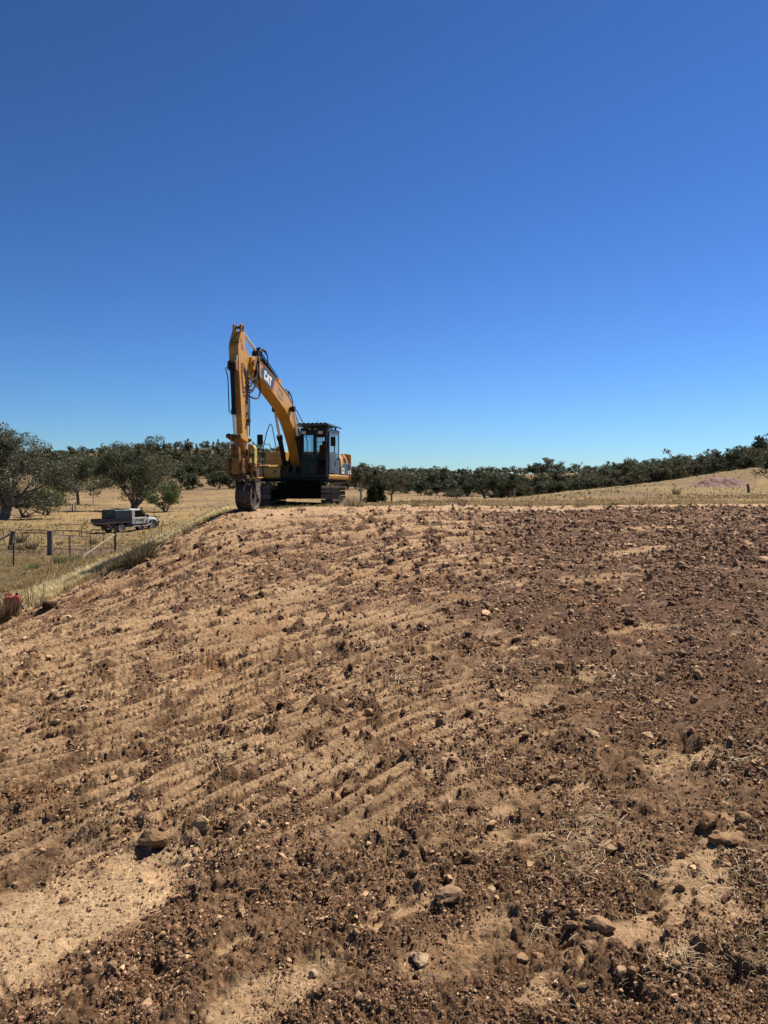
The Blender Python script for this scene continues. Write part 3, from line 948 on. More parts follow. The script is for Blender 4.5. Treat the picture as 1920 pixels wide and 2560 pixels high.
# ---------------------------------------------------------------- dry grass
def tufts(name, x, y, hgt, col, nb=5, wpx=1.0, lean=0.5, label=None, mat='grass'):
    n = len(x)
    z = ground(x, y)
    az = RS.uniform(0, 2 * math.pi, (n, nb)); ln = RS.uniform(0.1, 1.0, (n, nb)) * lean
    hh = hgt[:, None] * RS.uniform(0.55, 1.2, (n, nb))
    spread = hgt[:, None] * 0.35
    bx = x[:, None] + np.cos(az) * spread * RS.rand(n, nb); by = y[:, None] + np.sin(az) * spread * RS.rand(n, nb)
    w = np.maximum(0.004, y[:, None] / 769 * 0.62 * wpx) * RS.uniform(0.6, 1.2, (n, nb))
    pa = RS.uniform(0, math.pi, (n, nb))
    ox = np.cos(pa) * w * 0.5; oy = np.sin(pa) * w * 0.5
    b0 = np.stack([bx - ox, by - oy, z[:, None] - 0.02 + 0 * bx], -1)
    b1 = np.stack([bx + ox, by + oy, z[:, None] - 0.02 + 0 * bx], -1)
    mx = bx + np.cos(az) * hh * ln * 0.35; my = by + np.sin(az) * hh * ln * 0.35
    m0 = np.stack([mx - ox * .7, my - oy * .7, z[:, None] + hh * 0.6], -1); m1 = np.stack([mx + ox * .7, my + oy * .7, z[:, None] + hh * 0.6], -1)
    tp = np.stack([bx + np.cos(az) * hh * ln, by + np.sin(az) * hh * ln, z[:, None] + hh * (1 - 0.25 * ln)], -1)
    V = np.stack([b0, b1, m0, m1, tp], 2).reshape(-1, 3)
    base = (np.arange(n * nb) * 5)[:, None]
    F = np.concatenate([base + [0, 1, 3], base + [0, 3, 2], base + [2, 3, 4]], 0)
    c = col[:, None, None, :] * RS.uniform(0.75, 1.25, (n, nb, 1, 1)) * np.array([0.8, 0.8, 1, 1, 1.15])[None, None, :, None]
    o = link(bpy.data.objects.new(name, soup(name, V, F, np.clip(c.reshape(-1, 3), 0, 1), M[mat])))
    return tag(o, label, 'grass', kind='stuff')


def gcol(x, y, n):
    c = grass_colour(x, y) * 1.6
    r = RS.rand(n, 1)
    c = np.where(r < 0.5, c * 0.35 + 0.65 * np.array([[0.55, 0.41, 0.20]]), c)
    c = np.where(r > 0.94, c * 0.5 + 0.5 * np.array([[0.18, 0.16, 0.07]]), c)
    return c


n = 52000
gy = 1 / RS.uniform(1 / 75, 1 / 13, n)
gx = RS.uniform(-0.60, 0.60, n) * gy
keep = (dirt_f(gx, gy) < 0.0) & ~((gx > -4.8) & (gx < -1.2) & (gy > 26.6) & (gy < 31.4))
gx, gy = gx[keep], gy[keep]
tr_ = (np.exp(-((gy - 38 + 0.1 * gx) / 3.0) ** 2) * sstep(-6, -10, gx) + 0.8 * np.exp(-((gy - 58.5 - 0.25 * (gx + 20)) / 2.6) ** 2) * sstep(-12, -16, gx))
cl = fbm(gx * 0.7, gy * 0.5, 401, 3)
keep = RS.rand(len(gx)) < (1 - 0.92 * tr_) * (0.25 + 0.75 * sstep(0.35, 0.6, cl))
gx, gy, cl = gx[keep], gy[keep], cl[keep]
hg = (0.05 + 0.13 * sstep(0.35, 0.7, cl)) * RS.uniform(0.6, 1.35, len(gx))
hg = np.where(gx > -5, hg * 0.5, hg)
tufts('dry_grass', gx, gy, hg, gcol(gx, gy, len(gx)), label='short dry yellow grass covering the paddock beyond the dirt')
# coarser tufts on the far slopes
n = 9000
y_f = 1 / RS.uniform(1 / 230, 1 / 38, n); x_f = RS.uniform(-0.58, 0.58, n) * y_f
k_ = (RS.rand(n) < 0.15 + 0.85 * sstep(0.42, 0.62, fbm(x_f * 0.16, y_f * 0.05, 441, 3))) & (RS.rand(n) < np.where(x_f > 0, 1.0, 0.6))
x_f, y_f = x_f[k_], y_f[k_]
c_f = grass_colour(x_f, y_f) * np.where(RS.rand(len(x_f), 1) < 0.18, 0.95, 1.6) * RS.uniform(0.8, 1.2, (len(x_f), 1))
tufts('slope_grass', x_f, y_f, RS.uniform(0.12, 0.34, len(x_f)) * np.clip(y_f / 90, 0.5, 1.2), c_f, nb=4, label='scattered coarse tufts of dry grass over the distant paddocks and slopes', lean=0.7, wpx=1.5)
# tall straw band along the bank, above the left edge of the dirt
n = 7000
t = RS.rand(n)
bx_ = np.interp(t, [0, 0.35, 0.6, 0.8, 1], [-8.9, -7.2, -6.0, -5.3, -4.6]) ; by_ = np.interp(t, [0, 0.35, 0.6, 0.8, 1], [17.2, 20.2, 22.3, 23.8, 24.9])
off = np.abs(RS.normal(0, 0.95, n)) + 0.02
bx_ -= off * 0.85; by_ += off * 0.55
k_ = dirt_f(bx_, by_) < 0.12
bx_, by_ = bx_[k_], by_[k_]
cc = np.where(RS.rand(len(bx_), 1) < 0.85, np.array([[0.74, 0.60, 0.34]]), np.array([[0.36, 0.31, 0.12]])) * RS.uniform(0.75, 1.15, (len(bx_), 1))
tufts('bank_grass', bx_, by_, RS.uniform(0.10, 0.24, len(bx_)), cc, label='tall pale straw grass along the bank at the left edge of the dirt', lean=0.8)
# fringe in front of and under the excavator, and along the crest
n = 3600
fx = RS.uniform(-5.6, 18, n); fx = np.where(RS.rand(n) < 0.4, RS.uniform(-5.6, -0.5, n), fx)
fy = np.interp(fx, BX, BY) + np.abs(RS.normal(0, 1.0, n)) - 0.25
k_ = dirt_f(fx, fy) < 0.3
fx, fy = fx[k_], fy[k_]
cc = np.where(RS.rand(len(fx), 1) < 0.5, np.array([[0.42, 0.32, 0.14]]), np.array([[0.24, 0.22, 0.08]])) * RS.uniform(0.7, 1.2, (len(fx), 1))
k_ = RS.rand(len(fx)) < sstep(0.38, 0.62, fbm(fx * 0.9, fy * 0.9, 431, 3))
fx, fy, cc = fx[k_], fy[k_], cc[k_]
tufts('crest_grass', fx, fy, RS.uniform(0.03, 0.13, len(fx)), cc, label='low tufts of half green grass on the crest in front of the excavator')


# ---------------------------------------------------------------- single clumps, weeds and stumps in the paddock
def clump(name, x, y, h, rad, col, n=160, label=None, cat='plant', lean=0.5, group=None):
    z0 = gz(x, y)
    V, F, C = [], [], []
    for i in range(n):
        a = random.uniform(0, 6.283); r = rad * 0.55 * math.sqrt(random.random())
        bx0, by0 = math.cos(a) * r, math.sin(a) * r
        a2 = a + random.gauss(0, 0.6)
        l = random.uniform(0.1, 1) * lean * (0.3 + r / rad)
        hh = h * random.uniform(0.55, 1.05)
        w = max(0.006, y / 769 * 0.5) * random.uniform(0.6, 1.1)
        pa = random.uniform(0, 3.14); ox, oy = math.cos(pa) * w / 2, math.sin(pa) * w / 2
        gz_ = gz(x + bx0, y + by0) - z0 - 0.03
        i0 = len(V)
        for s_, k3 in ((0, 1), (0.5, 0.8), (0.85, 0.5)):
            px_, py_ = bx0 + math.cos(a2) * hh * l * s_ * s_ * 1.3, by0 + math.sin(a2) * hh * l * s_ * s_ * 1.3
            V += [(px_ - ox * k3, py_ - oy * k3, gz_ + hh * s_), (px_ + ox * k3, py_ + oy * k3, gz_ + hh * s_)]
        V.append((bx0 + math.cos(a2) * hh * l * 1.3, by0 + math.sin(a2) * hh * l * 1.3, gz_ + hh * (1 - 0.25 * l)))
        F += [(i0, i0 + 1, i0 + 3), (i0, i0 + 3, i0 + 2), (i0 + 2, i0 + 3, i0 + 5), (i0 + 2, i0 + 5, i0 + 4), (i0 + 4, i0 + 5, i0 + 6)]
        c = np.array(col[0]) if random.random() < 0.6 else np.array(col[1])
        c = c * random.uniform(0.7, 1.3)
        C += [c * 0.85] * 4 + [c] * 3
    o = link(bpy.data.objects.new(name, soup(name, np.array(V), np.array(F), np.clip(np.array(C), 0, 1), M['grass'])))
    o.location = (x, y, z0)
    return tag(o, label, cat, group)


RUSH = ((0.105, 0.085, 0.045), (0.20, 0.155, 0.085))
DRY = ((0.40, 0.29, 0.15), (0.2, 0.14, 0.085))
GRN = ((0.115, 0.145, 0.05), (0.2, 0.2, 0.085))


def put(u, v, D=None):
    if D is None:
        return hit(u, v)
    return at(u, D)


x, y, z = hit(352, 1404); clump('rush_clump', x, y, 0.56, 0.6, RUSH, 620, 'large dark clump of rushes on the bank above the dirt', lean=0.75)
x, y, z = hit(298, 1424); clump('rush_clump', x, y, 0.4, 0.45, RUSH, 380, 'smaller brownish clump of rushes left of the large dark one', lean=0.9)
x, y, z = hit(4, 1560); clump('rush_clump', x, y, 0.62, 0.6, ((0.13, 0.085, 0.05), (0.21, 0.15, 0.085)), 800, 'big brown clump of rushes hiding the red fuel can', lean=0.6)
x, y, z = hit(78, 1520); clump('dead_weed', x, y, 0.75, 0.2, ((0.12, 0.08, 0.05), (0.22, 0.16, 0.1)), 34, 'thin upright dead stalks right of the red fuel can', lean=0.25)
x, y, z = hit(97, 1522); clump('dead_weed', x, y, 0.6, 0.16, ((0.12, 0.08, 0.05), (0.25, 0.2, 0.12)), 26, 'shorter dead stalks above the black lump of earth', lean=0.25)
x, y, z = hit(153, 1412); clump('green_weed', x, y, 0.42, 0.42, GRN, 200, 'larger green thistle in the dry grass below the gate', lean=1.1)
x, y, z = hit(188, 1404); clump('green_weed', x, y, 0.36, 0.36, GRN, 150, 'smaller green thistle right of the larger one', lean=1.1)
x, y, z = hit(84, 1422); clump('green_weed', x, y, 0.28, 0.32, GRN, 120, 'low green weed right of the foremost steel picket', lean=1.1)
x, y, z = hit(224, 1400); clump('dry_weed', x, y, 0.3, 0.25, DRY, 80, 'brown dry weed right of the two green thistles', lean=0.8)
for (u, v, h_, r_, n_, lab) in ((52, 1358, 0.75, 0.45, 160, 'grey bush of dry grass just right of the leaning timber post'),
                                (40, 1374, 0.4, 0.6, 160, 'flat bleached tuft at the foot of the leaning timber post'),
                                (78, 1373, 0.55, 0.5, 200, 'grey dry bush between leaning post and round stump'),
                                (232, 1362, 0.5, 0.4, 110, 'reddish dry weed behind the white diagonal pole'),
                                (150, 1362, 0.3, 0.3, 70, 'low dry tuft right behind the round timber stump'),
                                (884, 1268, 0.42, 0.55, 190, 'dark dry tuft on the crest right of the excavator'),
                                (1040, 1268, 0.3, 0.3, 70, 'small dry tuft on the crest right of the middle'),
                                (1156, 1266, 0.32, 0.25, 70, 'small dark tuft on the crest under the leaning bush'),
                                (1450, 1268, 0.3, 0.45, 90, 'low grey tuft on the crest at the right'),
                                (1690, 1236, 0.8, 0.7, 90, 'dark tuft alone on the slope left of the red soil heap'),
                                (1698, 1278, 0.3, 0.15, 30, 'thin upright weed on the top edge of the rubble'),
                                (470, 1335, 0.4, 0.35, 90, 'dark weed on the bank behind the straw grass')):
    x, y, z = hit(u, v); clump('dry_tuft', x, y, h_, r_, ((0.17, 0.135, 0.085), (0.3, 0.23, 0.14)), n_, lab, lean=0.9)
for i, (u, v, r_, n_, lab) in enumerate(((530, 1900, 0.11, 90, 'mat of torn dry roots in the lower left part of the dirt'), (1240, 1640, 0.14, 80, 'matted dry roots in a hollow of the rough soil'),
                           (1440, 2160, 0.12, 90, 'tangle of pale dry grass roots in the right foreground'), (1850, 2370, 0.12, 90, 'half buried grass sod near the lower right corner'),
                           (1545, 1700, 0.16, 70, 'dark tuft of roots among the clods on the right slope'), (1440, 1440, 0.25, 70, 'ragged grass sod high on the right slope'))):
    x, y, z = hit(u, v); clump('root_tuft', x, y, 0.05 + y * 0.006, r_ * 1.5, ((0.2, 0.14, 0.075), (0.4, 0.3, 0.16)), n_, lab, lean=2.2)


# ---------------------------------------------------------------- trees
def leaf_cloud(blobs, nleaf, size, cols, seed, flat=0.55, droop=0.25):
    rs = np.random.RandomState(seed)
    b = np.array([[*c, r] for c, r in blobs])
    w = b[:, 3] ** 2; w = w / w.sum()
    k = rs.choice(len(b), nleaf, p=w)
    d = rs.normal(size=(nleaf, 3)); d /= np.linalg.norm(d, axis=1)[:, None]
    rr = b[k, 3] * (0.45 + 0.6 * rs.rand(nleaf) ** 0.6)
    P = b[k, :3] + d * rr[:, None] * np.array([1, 1, 0.78])
    # a cluster is a bent quad of random facing
    nrm = rs.normal(size=(nleaf, 3)) + d * 0.6 + np.array([0, 0, 0.5]); nrm /= np.linalg.norm(nrm, axis=1)[:, None]
    a = np.cross(nrm, rs.normal(size=(nleaf, 3))); a /= np.linalg.norm(a, axis=1)[:, None] + 1e-9
    a[:, 2] -= droop; bb = np.cross(nrm, a)
    s = size * rs.uniform(0.5, 1.3, (nleaf, 1))
    V = np.stack([P - a * s, P - bb * s * flat, P + a * s * 1.1, P + bb * s * flat * 0.9], 1)
    V += rs.normal(size=V.shape) * s[:, None] * 0.12
    F = np.arange(nleaf * 4).reshape(-1, 4)
    c0, c1, c2 = [np.array(c) for c in cols]
    bc = rs.rand(len(b))[k][:, None]
    r = rs.rand(nleaf, 1)
    c = (c0 * (1 - bc) + c1 * bc) * (0.65 + 0.7 * r)
    c = np.where(rs.rand(nleaf, 1) < 0.10, c2[None] * (0.7 + 0.5 * r), c)
    return V.reshape(-1, 3), F, np.repeat(c, 4, 0)


def make_tree(name, seed, H, W, trunk_h=0.25, nleaf=4000, leaf=0.3, cols=None, nlimb=8, stems=1, r0=0.35, blob=0.16, cone=False, gap=0.0, lean=(0, 0), barkm='bark', nblob=3, low=0.0, tip=1.0):
    """returns the root; the trunk and the crown are its children"""
    rr = random.Random(seed)
    tr = MB(); blobs = []
    def limb(p, d, ln, r, lev):
        pts = [Vector(p)]; rs_ = [r]; dd = Vector(d).normalized()
        nseg = 5
        for i in range(nseg):
            dd = (dd + Vector((rr.uniform(-1, 1), rr.uniform(-1, 1), rr.uniform(-0.35, 0.6))) * 0.24).normalized()
            pts.append(pts[-1] + dd * ln / nseg); rs_.append(r * (1 - 0.72 * (i + 1) / nseg))
        tr.tube(pts, rs_, 6 if lev == 0 else 4, cap=False)
        if lev == 0:
            for i in (2, 3, 4, 5):
                sd = (dd + Vector((rr.uniform(-1, 1), rr.uniform(-1, 1), rr.uniform(-0.3, 0.8))) * 1.1).normalized()
                limb(pts[i], sd, ln * rr.uniform(0.32, 0.6), rs_[i] * 0.6 + 0.01, 1)
        else:
            for i in (2, 3, 5):
                if rr.random() < gap: continue
                for _ in range(nblob if i == 5 else 1):
                    c = pts[i] + Vector((rr.gauss(0, 1), rr.gauss(0, 1), rr.gauss(0, 0.7))) * W * 0.055
                    blobs.append(((c.x, c.y, c.z), W * blob * rr.uniform(0.4, 1.05) * (0.6 if i != 5 else 1)))
    if cone:
        tr.tube([(0, 0, -0.3), (0, 0, H * 0.5), (0, 0, H * 0.95)], [r0, r0 * 0.6, 0.02], 6)
        for i in range(80):
            f = (i + rr.random()) / 80
            rad = W * 0.5 * (1 - f) ** 0.75 * (0.75 + 0.35 * rr.random())
            a = rr.uniform(0, 6.283)
            blobs.append(((math.cos(a) * rad * 0.66, math.sin(a) * rad * 0.66, H * (0.06 + 0.9 * f)), max(0.18 * W * (1.05 - f), 0.05 * W)))
    else:
        for s in range(stems):
            a = rr.uniform(0, 6.283)
            base = Vector((math.cos(a), math.sin(a), 0)) * (0.0 if stems == 1 else r0 * 1.2)
            th = H * trunk_h
            top = base + Vector((lean[0] * th + rr.uniform(-0.1, 0.1) * th + (base.x * 1.5 if stems > 1 else 0), lean[1] * th + rr.uniform(-0.1, 0.1) * th, th))
            mid = (base + top) / 2 + Vector((rr.uniform(-0.06, 0.06) * th, 0, 0))
            tr.tube([base + Vector((0, 0, -0.4)), base + Vector((0, 0, 0.15)), mid, top], [r0 * 1.5, r0 * 1.15, r0 * 0.9, r0 * 0.8], 8, cap=False)
            for i in range(max(2, nlimb // stems)):
                a = 6.283 * (i + rr.random() * 0.7) / max(2, nlimb // stems) + s
                el = rr.uniform(0.25 + low, 1.35)
                ln = math.hypot(math.cos(el) * W * 0.46, math.sin(el) * (H - th) * 0.80 * tip)
                d = Vector((math.cos(a) * math.cos(el) * W * 0.46 + lean[0] * ln * 0.6, math.sin(a) * math.cos(el) * W * 0.46, math.sin(el) * (H - th) * 0.8))
                limb(top - Vector((0, 0, rr.uniform(0, 0.25) * th)), d, ln, r0 * 0.55, 0)
    root = empty(name)
    trunk = tr.build('trunk', M[barkm], root)
    V, F, C = leaf_cloud(blobs, nleaf, leaf, cols, seed)
    zt = V[:, 2].max()
    sc = H / zt
    crown = link(bpy.data.objects.new('crown', soup('crown', V, F, np.clip(C, 0, 1), M['leaf'], n=4)), root)
    trunk.scale = crown.scale = (1, 1, sc)
    return root


GUM = ((0.056, 0.063, 0.027), (0.098, 0.104, 0.050), (0.20, 0.19, 0.13))
GUMG = ((0.074, 0.078, 0.042), (0.122, 0.124, 0.076), (0.29, 0.27, 0.21))
DARK = ((0.038, 0.048, 0.021), (0.068, 0.078, 0.036), (0.12, 0.12, 0.065))
FRESH = ((0.066, 0.096, 0.027), (0.098, 0.132, 0.043), (0.16, 0.18, 0.075))
BROWN = ((0.078, 0.072, 0.034), (0.112, 0.102, 0.053), (0.17, 0.15, 0.095))


def place(t, x, y, rz=0.0, s=1.0, label='', group=None, cat='tree', sink=0.05, sxy=None):
    t.location = (x, y, gz(x, y) - sink)
    t.rotation_euler = (0, 0, rz)
    t.scale = (s * (sxy or 1), s * (sxy or 1), s)
    return tag(t, label, cat, group)


# the trees that stand out, each with its own crown
t = make_tree('gum_tree', 3, 11.2, 12.5, 0.16, 30000, 0.115, GUMG, 13, 2, 0.42, 0.10, gap=0.02, nblob=5, low=-0.12); x, y, z = at(5, 88); place(t, x, y, 0.4, 1, 'big grey-green gum at the left edge with low hanging branches')
t = make_tree('gum_tree', 8, 12.4, 13.2, 0.09, 32000, 0.125, GUM, 14, 3, 0.32, 0.10, gap=0.03, nblob=5, low=-0.2); x, y, z = at(332, 124); place(t, x, y, 1.0, 1, 'tall spreading gum behind the parked utility truck')
t = make_tree('gum_tree', 13, 8.8, 10.5, 0.3, 12000, 0.15, GUM, 10, 1, 0.26, 0.13, gap=0.03, low=-0.3); x, y, z = at(196, 158); place(t, x, y, 2.2, 1.25, 'lower gum whose crown fills the gap left of the tall spreading gum')
t = make_tree('shrub', 21, 4.2, 6.4, 0.1, 5000, 0.12, FRESH, 9, 3, 0.16, 0.12); x, y, z = at(112, 102); place(t, x, y, 0, 1, 'green bush under the big gum at the left', cat='bush')
t = make_tree('shrub', 29, 4.6, 5.3, 0.14, 5200, 0.12, FRESH, 10, 3, 0.16, 0.13); x, y, z = at(414, 116); place(t, x, y, 0.7, 1, 'round green bush right of the tall spreading gum', cat='bush')
t = make_tree('shrub', 31, 4.0, 5.0, 0.1, 3600, 0.14, GUM, 8, 3, 0.18, 0.13); x, y, z = at(62, 97); place(t, x, y, 0, 1, 'dark bush between the big gum and the green bush', cat='bush')
t = make_tree('gum_tree', 34, 7.4, 6.0, 0.34, 5200, 0.14, BROWN, 8, 1, 0.2, 0.10, gap=0.15, barkm='palebark'); x, y, z = at(901, 138); place(t, x, y, 0.2, 1, 'slim gum with pale trunk just right of the excavator')
t = make_tree('cypress', 37, 6.2, 4.6, 0.1, 9000, 0.12, ((0.035, 0.052, 0.018), (0.062, 0.08, 0.03), (0.1, 0.11, 0.05)), cone=True); x, y, z = at(938, 141); place(t, x, y, 0.2, 1, 'dense dark green cypress with foliage down to the ground')
t = make_tree('gum_tree', 41, 5.9, 6.4, 0.32, 4200, 0.13, BROWN, 8, 1, 0.2, 0.10, gap=0.2); x, y, z = at(978, 142); place(t, x, y, 1.2, 1, 'small open gum right of the dense dark cypress')
t = make_tree('shrub', 43, 3.4, 8.0, 0.2, 2600, 0.17, GUM, 6, 1, 0.22, 0.12, lean=(-0.5, 0)); x, y, z = at(1142, 230); place(t, x, y, 0.2, 1, 'low leaning gum alone in the open paddock', cat='tree')
t = make_tree('gum_tree', 47, 9.4, 10.5, 0.2, 6500, 0.24, DARK, 10, 2, 0.4, 0.12); x, y, z = at(1216, 232); place(t, x, y, 0.2, 1, 'broad dark gum standing before the far tree line, two trunks')
t = make_tree('gum_tree', 53, 8.0, 9.0, 0.25, 4500, 0.26, DARK, 9, 1, 0.3, 0.13); x, y, z = at(1272, 240); place(t, x, y, 0.9, 1, 'dark gum right beside the broad one with two trunks')
t = make_tree('dead_shrub', 59, 2.2, 3.2, 0.25, 160, 0.10, BROWN, 6, 1, 0.07, 0.08); x, y, z = at(1180, 228); place(t, x, y, 0.9, 1, 'leafless grey shrub left of the broad dark gum', cat='bush')
t = make_tree('shrub', 61, 5.6, 5.0, 0.15, 4200, 0.12, DARK, 9, 1, 0.15, 0.14); x, y, z = at(1946, 88); place(t, x, y, 0.9, 1, 'dark shrub cut off by the right edge of the picture', cat='bush')

# the far trees: ten kinds, copied
KIND = []
for i in range(6):
    KIND.append(make_tree('gum_tree', 100 + i, (8.0, 10.5, 9.0, 11.0, 7.2, 9.6)[i], (9.5, 8.6, 11.0, 9.0, 8.8, 10.0)[i], 0.07 + 0.03 * (i % 3), 2600, 0.36, (GUM, DARK, BROWN, GUMG, DARK, GUM)[i], 10, 1 + (i == 3), 0.2, 0.15, gap=0.05, low=-0.42))
KIND.append(make_tree('gum_tree', 111, 7.5, 10.0, 0.10, 2600, 0.34, BROWN, 9, 1, 0.24, 0.14))
for i in range(2):
    KIND.append(make_tree('cypress', 120 + i, 9.0, 4.8, 0.1, 1500, 0.34, DARK, cone=True))
used_first = set()


def far(u, D, s, kind, label, group, squash=1.0):
    x, y, z = at(u, D)
    if kind in used_first: o = copy_tree(KIND[kind])
    else: o = KIND[kind]; used_first.add(kind)
    return place(o, x, y, random.uniform(0, 6.28), s, label, group, sink=0.15, sxy=squash)


ORD = ('first second third fourth fifth sixth seventh eighth ninth tenth eleventh twelfth thirteenth fourteenth fifteenth sixteenth seventeenth eighteenth nineteenth twentieth '
       'twenty-first twenty-second twenty-third twenty-fourth twenty-fifth twenty-sixth twenty-seventh twenty-eighth twenty-ninth thirtieth thirty-first thirty-second thirty-third thirty-fourth thirty-fifth thirty-sixth').split()
WOOD = []


def row(u0, u1, D0, D1, n, s0, s1, label, group, kinds=(0, 1, 2, 3, 4, 5, 6), jit=0.06):
    if min(D0, D1) >= 600:
        # too far and too many to pick apart: collected into one distant wood
        for i in range(n):
            f = (i + random.uniform(-0.35, 0.35)) / max(1, n - 1)
            x, y, z = at(u0 + (u1 - u0) * f, (D0 + (D1 - D0) * f) * random.uniform(1 - jit, 1 + jit))
            WOOD.append((x, y, z, random.uniform(s0, s1), random.choice(kinds), random.uniform(0, 6.28)))
        return
    number = label.startswith('*')
    base_label = label.lstrip('*')
    for i in range(n):
        label = base_label if not number else '%s %s, counted from the left' % (ORD[i], base_label)
        f = (i + random.uniform(-0.35, 0.35)) / max(1, n - 1)
        far(u0 + (u1 - u0) * f, (D0 + (D1 - D0) * f) * random.uniform(1 - jit, 1 + jit), random.uniform(s0, s1), random.choice(kinds), label, group)


# wooded rise on the left, behind the cattle
row(-30, 640, 505, 440, 34, 0.9, 1.4, '*gum in the row along the top of the cattle paddock', 'gums along the top of the cattle paddock')
row(-40, 640, 560, 520, 30, 1.1, 1.5, 'gum in the second row behind the cattle paddock', 'gums in the second row behind the cattle paddock')
row(380, 650, 640, 600, 16, 1.1, 1.5, 'gum on the wooded hill left of the excavator', 'gums on the hill left of the excavator')
row(380, 660, 760, 720, 18, 1.1, 1.6, 'gum higher on the wooded hill left of the excavator', 'gums higher on the hill left of the excavator')
row(-60, 400, 650, 650, 20, 1.1, 1.5, 'gum half way up the far left rise', 'gums half way up the far left rise')
row(-60, 400, 770, 770, 22, 1.1, 1.6, 'gum near the top of the far left rise', 'gums near the top of the far left rise')
row(-60, 360, 900, 900, 24, 1.0, 1.5, 'gum on the far rise behind the gums on the left', 'gums on the far left rise')
row(340, 700, 900, 860, 22, 1.1, 1.7, 'cypress on the skyline of the hill left of the excavator', 'cypresses on the left skyline', kinds=(7, 8, 0))
row(440, 720, 300, 300, 7, 0.8, 1.05, '*gum behind the roller wheel at the paddock edge', 'gums behind the roller wheel')
# centre: tree lines right of the excavator
row(700, 1000, 330, 330, 12, 0.7, 1.05, '*gum in the belt behind the slim gum and the cypress', 'gums in the belt right behind the excavator')
row(990, 1180, 345, 335, 9, 0.95, 1.3, '*gum in the row just beyond the open paddock', 'gums beyond the open paddock')
row(960, 1290, 290, 290, 9, 0.6, 0.85, '*low gum in the hollow behind the leaning gum', 'low gums behind the leaning bush')
row(860, 1300, 520, 520, 17, 0.9, 1.2, 'gum on the far side of the hollow', 'gums across the hollow')
row(880, 1240, 420, 420, 15, 0.8, 1.15, 'gum in the belt between paddock and far ridge', 'gums between paddock and far ridge')
row(860, 1260, 640, 640, 20, 0.8, 1.2, 'small far gum below the pale ridge', 'far gums below the ridge')
row(900, 1460, 960, 980, 42, 0.9, 1.35, 'tiny gum on the skyline of the pale ridge', 'gums on the skyline of the ridge')
row(1240, 1700, 250, 190, 22, 0.35, 0.55, '*scrubby young gum at the foot of the right tree line', 'young gums at the edge of the right tree line')
row(1250, 1660, 262, 196, 25, 0.45, 0.8, '*dark gum at the front of the right tree line', 'front gums of the right tree line')
row(1260, 1700, 300, 235, 24, 0.6, 0.95, 'gum behind the front row of the right tree line', 'second row of the right tree line')
row(1640, 1960, 200, 176, 15, 0.4, 0.65, '*gum behind the crest of the right grassy slope', 'gums behind the right grassy slope')
row(1500, 1980, 262, 235, 22, 0.45, 0.85, 'gum higher in the wood on the right', 'gums in the wood on the right')
row(1420, 2000, 330, 300, 24, 0.65, 1.0, 'gum deep in the wood on the right', 'gums deep in the right wood')
row(1480, 2000, 400, 380, 20, 0.7, 1.1, 'cypress or gum on the skyline of the right wood', 'trees on the right skyline', kinds=(7, 8, 0, 1))
for (u, D, s_, kd, lab) in ((1338, 900, 1.9, 0, 'tall far gum, left one of two breaking the skyline'), (1376, 900, 2.3, 2, 'tall far gum, right one of two breaking the skyline'),
                          (1470, 560, 1.75, 4, 'gum with flat crown rising over the right tree line'), (1556, 430, 1.3, 6, 'gum with two tops above the right tree line'),
                          (1895, 260, 1.15, 1, 'highest gum on the skyline near the right edge')):
    far(u, D, s_, kd, lab, None)


# ---------------------------------------------------------------- heap of red soil on the right slope
# the distant wood as one mass of real crowns
WV, WF, WC_ = [], [], []
nb_ = 0
for (x, y, z, s_, kd, rz) in WOOD:
    crown = [c for c in KIND[kd].children if c.name.startswith('crown')][0]
    me = crown.data
    nv = len(me.vertices)
    co = np.empty(nv * 3, np.float32); me.vertices.foreach_get('co', co); co = co.reshape(-1, 4, 3)[::5]
    cl_ = np.empty(nv * 4, np.float32); me.attributes['col'].data.foreach_get('color', cl_); cl_ = cl_.reshape(-1, 4, 4)[::5, :, :3]
    ctr = co.mean(1, keepdims=True)
    co = ctr + (co - ctr) * 2.1
    co = co * np.array([1, 1, crown.scale.z]) * s_
    c, sn = math.cos(rz), math.sin(rz)
    co = np.stack([co[..., 0] * c - co[..., 1] * sn + x, co[..., 0] * sn + co[..., 1] * c + y, co[..., 2] + z - 0.2], -1).reshape(-1, 3)
    WV.append(co); WC_.append(cl_.reshape(-1, 3)); WF.append(np.arange(len(co)).reshape(-1, 4) + nb_); nb_ += len(co)
tag(link(bpy.data.objects.new('distant_wood', soup('distant_wood', np.concatenate(WV), np.concatenate(WF), np.concatenate(WC_), M['leaf'], n=4))), 'distant wood of gums and cypresses covering the far hills and skyline', 'wood', kind='stuff')

for k_i, root_ in enumerate(KIND):
    if k_i not in used_first:                     # a kind no row has used stays out of the scene
        for ch in list(root_.children): bpy.data.objects.remove(ch)
        bpy.data.objects.remove(root_)

# ---------------------------------------------------------------- the heap
x0, y0, z0 = at(1792, 126)
bm = bmesh.new()
nx, ny = 84, 40
gridv = []
for j in range(ny):
    for i in range(nx):
        px_ = (i / (nx - 1) - 0.5) * 12; py_ = (j / (ny - 1) - 0.5) * 7
        a = math.exp(-(((px_ + 1.2) / 2.6) ** 2 + (py_ / 1.6) ** 2)) * 1.45 + math.exp(-(((px_ - 2.6) / 2.2) ** 2 + ((py_ - 0.4) / 1.5) ** 2)) * 1.3
        a += 0.22 * mnoise.noise(Vector((px_ * 1.1, py_ * 1.1, 4))) + 0.12 * mnoise.noise(Vector((px_ * 3, py_ * 3, 4)))
        edge = max(abs(px_) / 6, abs(py_) / 3.5)
        a -= 0.6 * max(0, edge - 0.75) / 0.25 + 0.12
        gridv.append(bm.verts.new((px_, py_, gz(x0 + px_, y0 + py_) - z0 + a)))
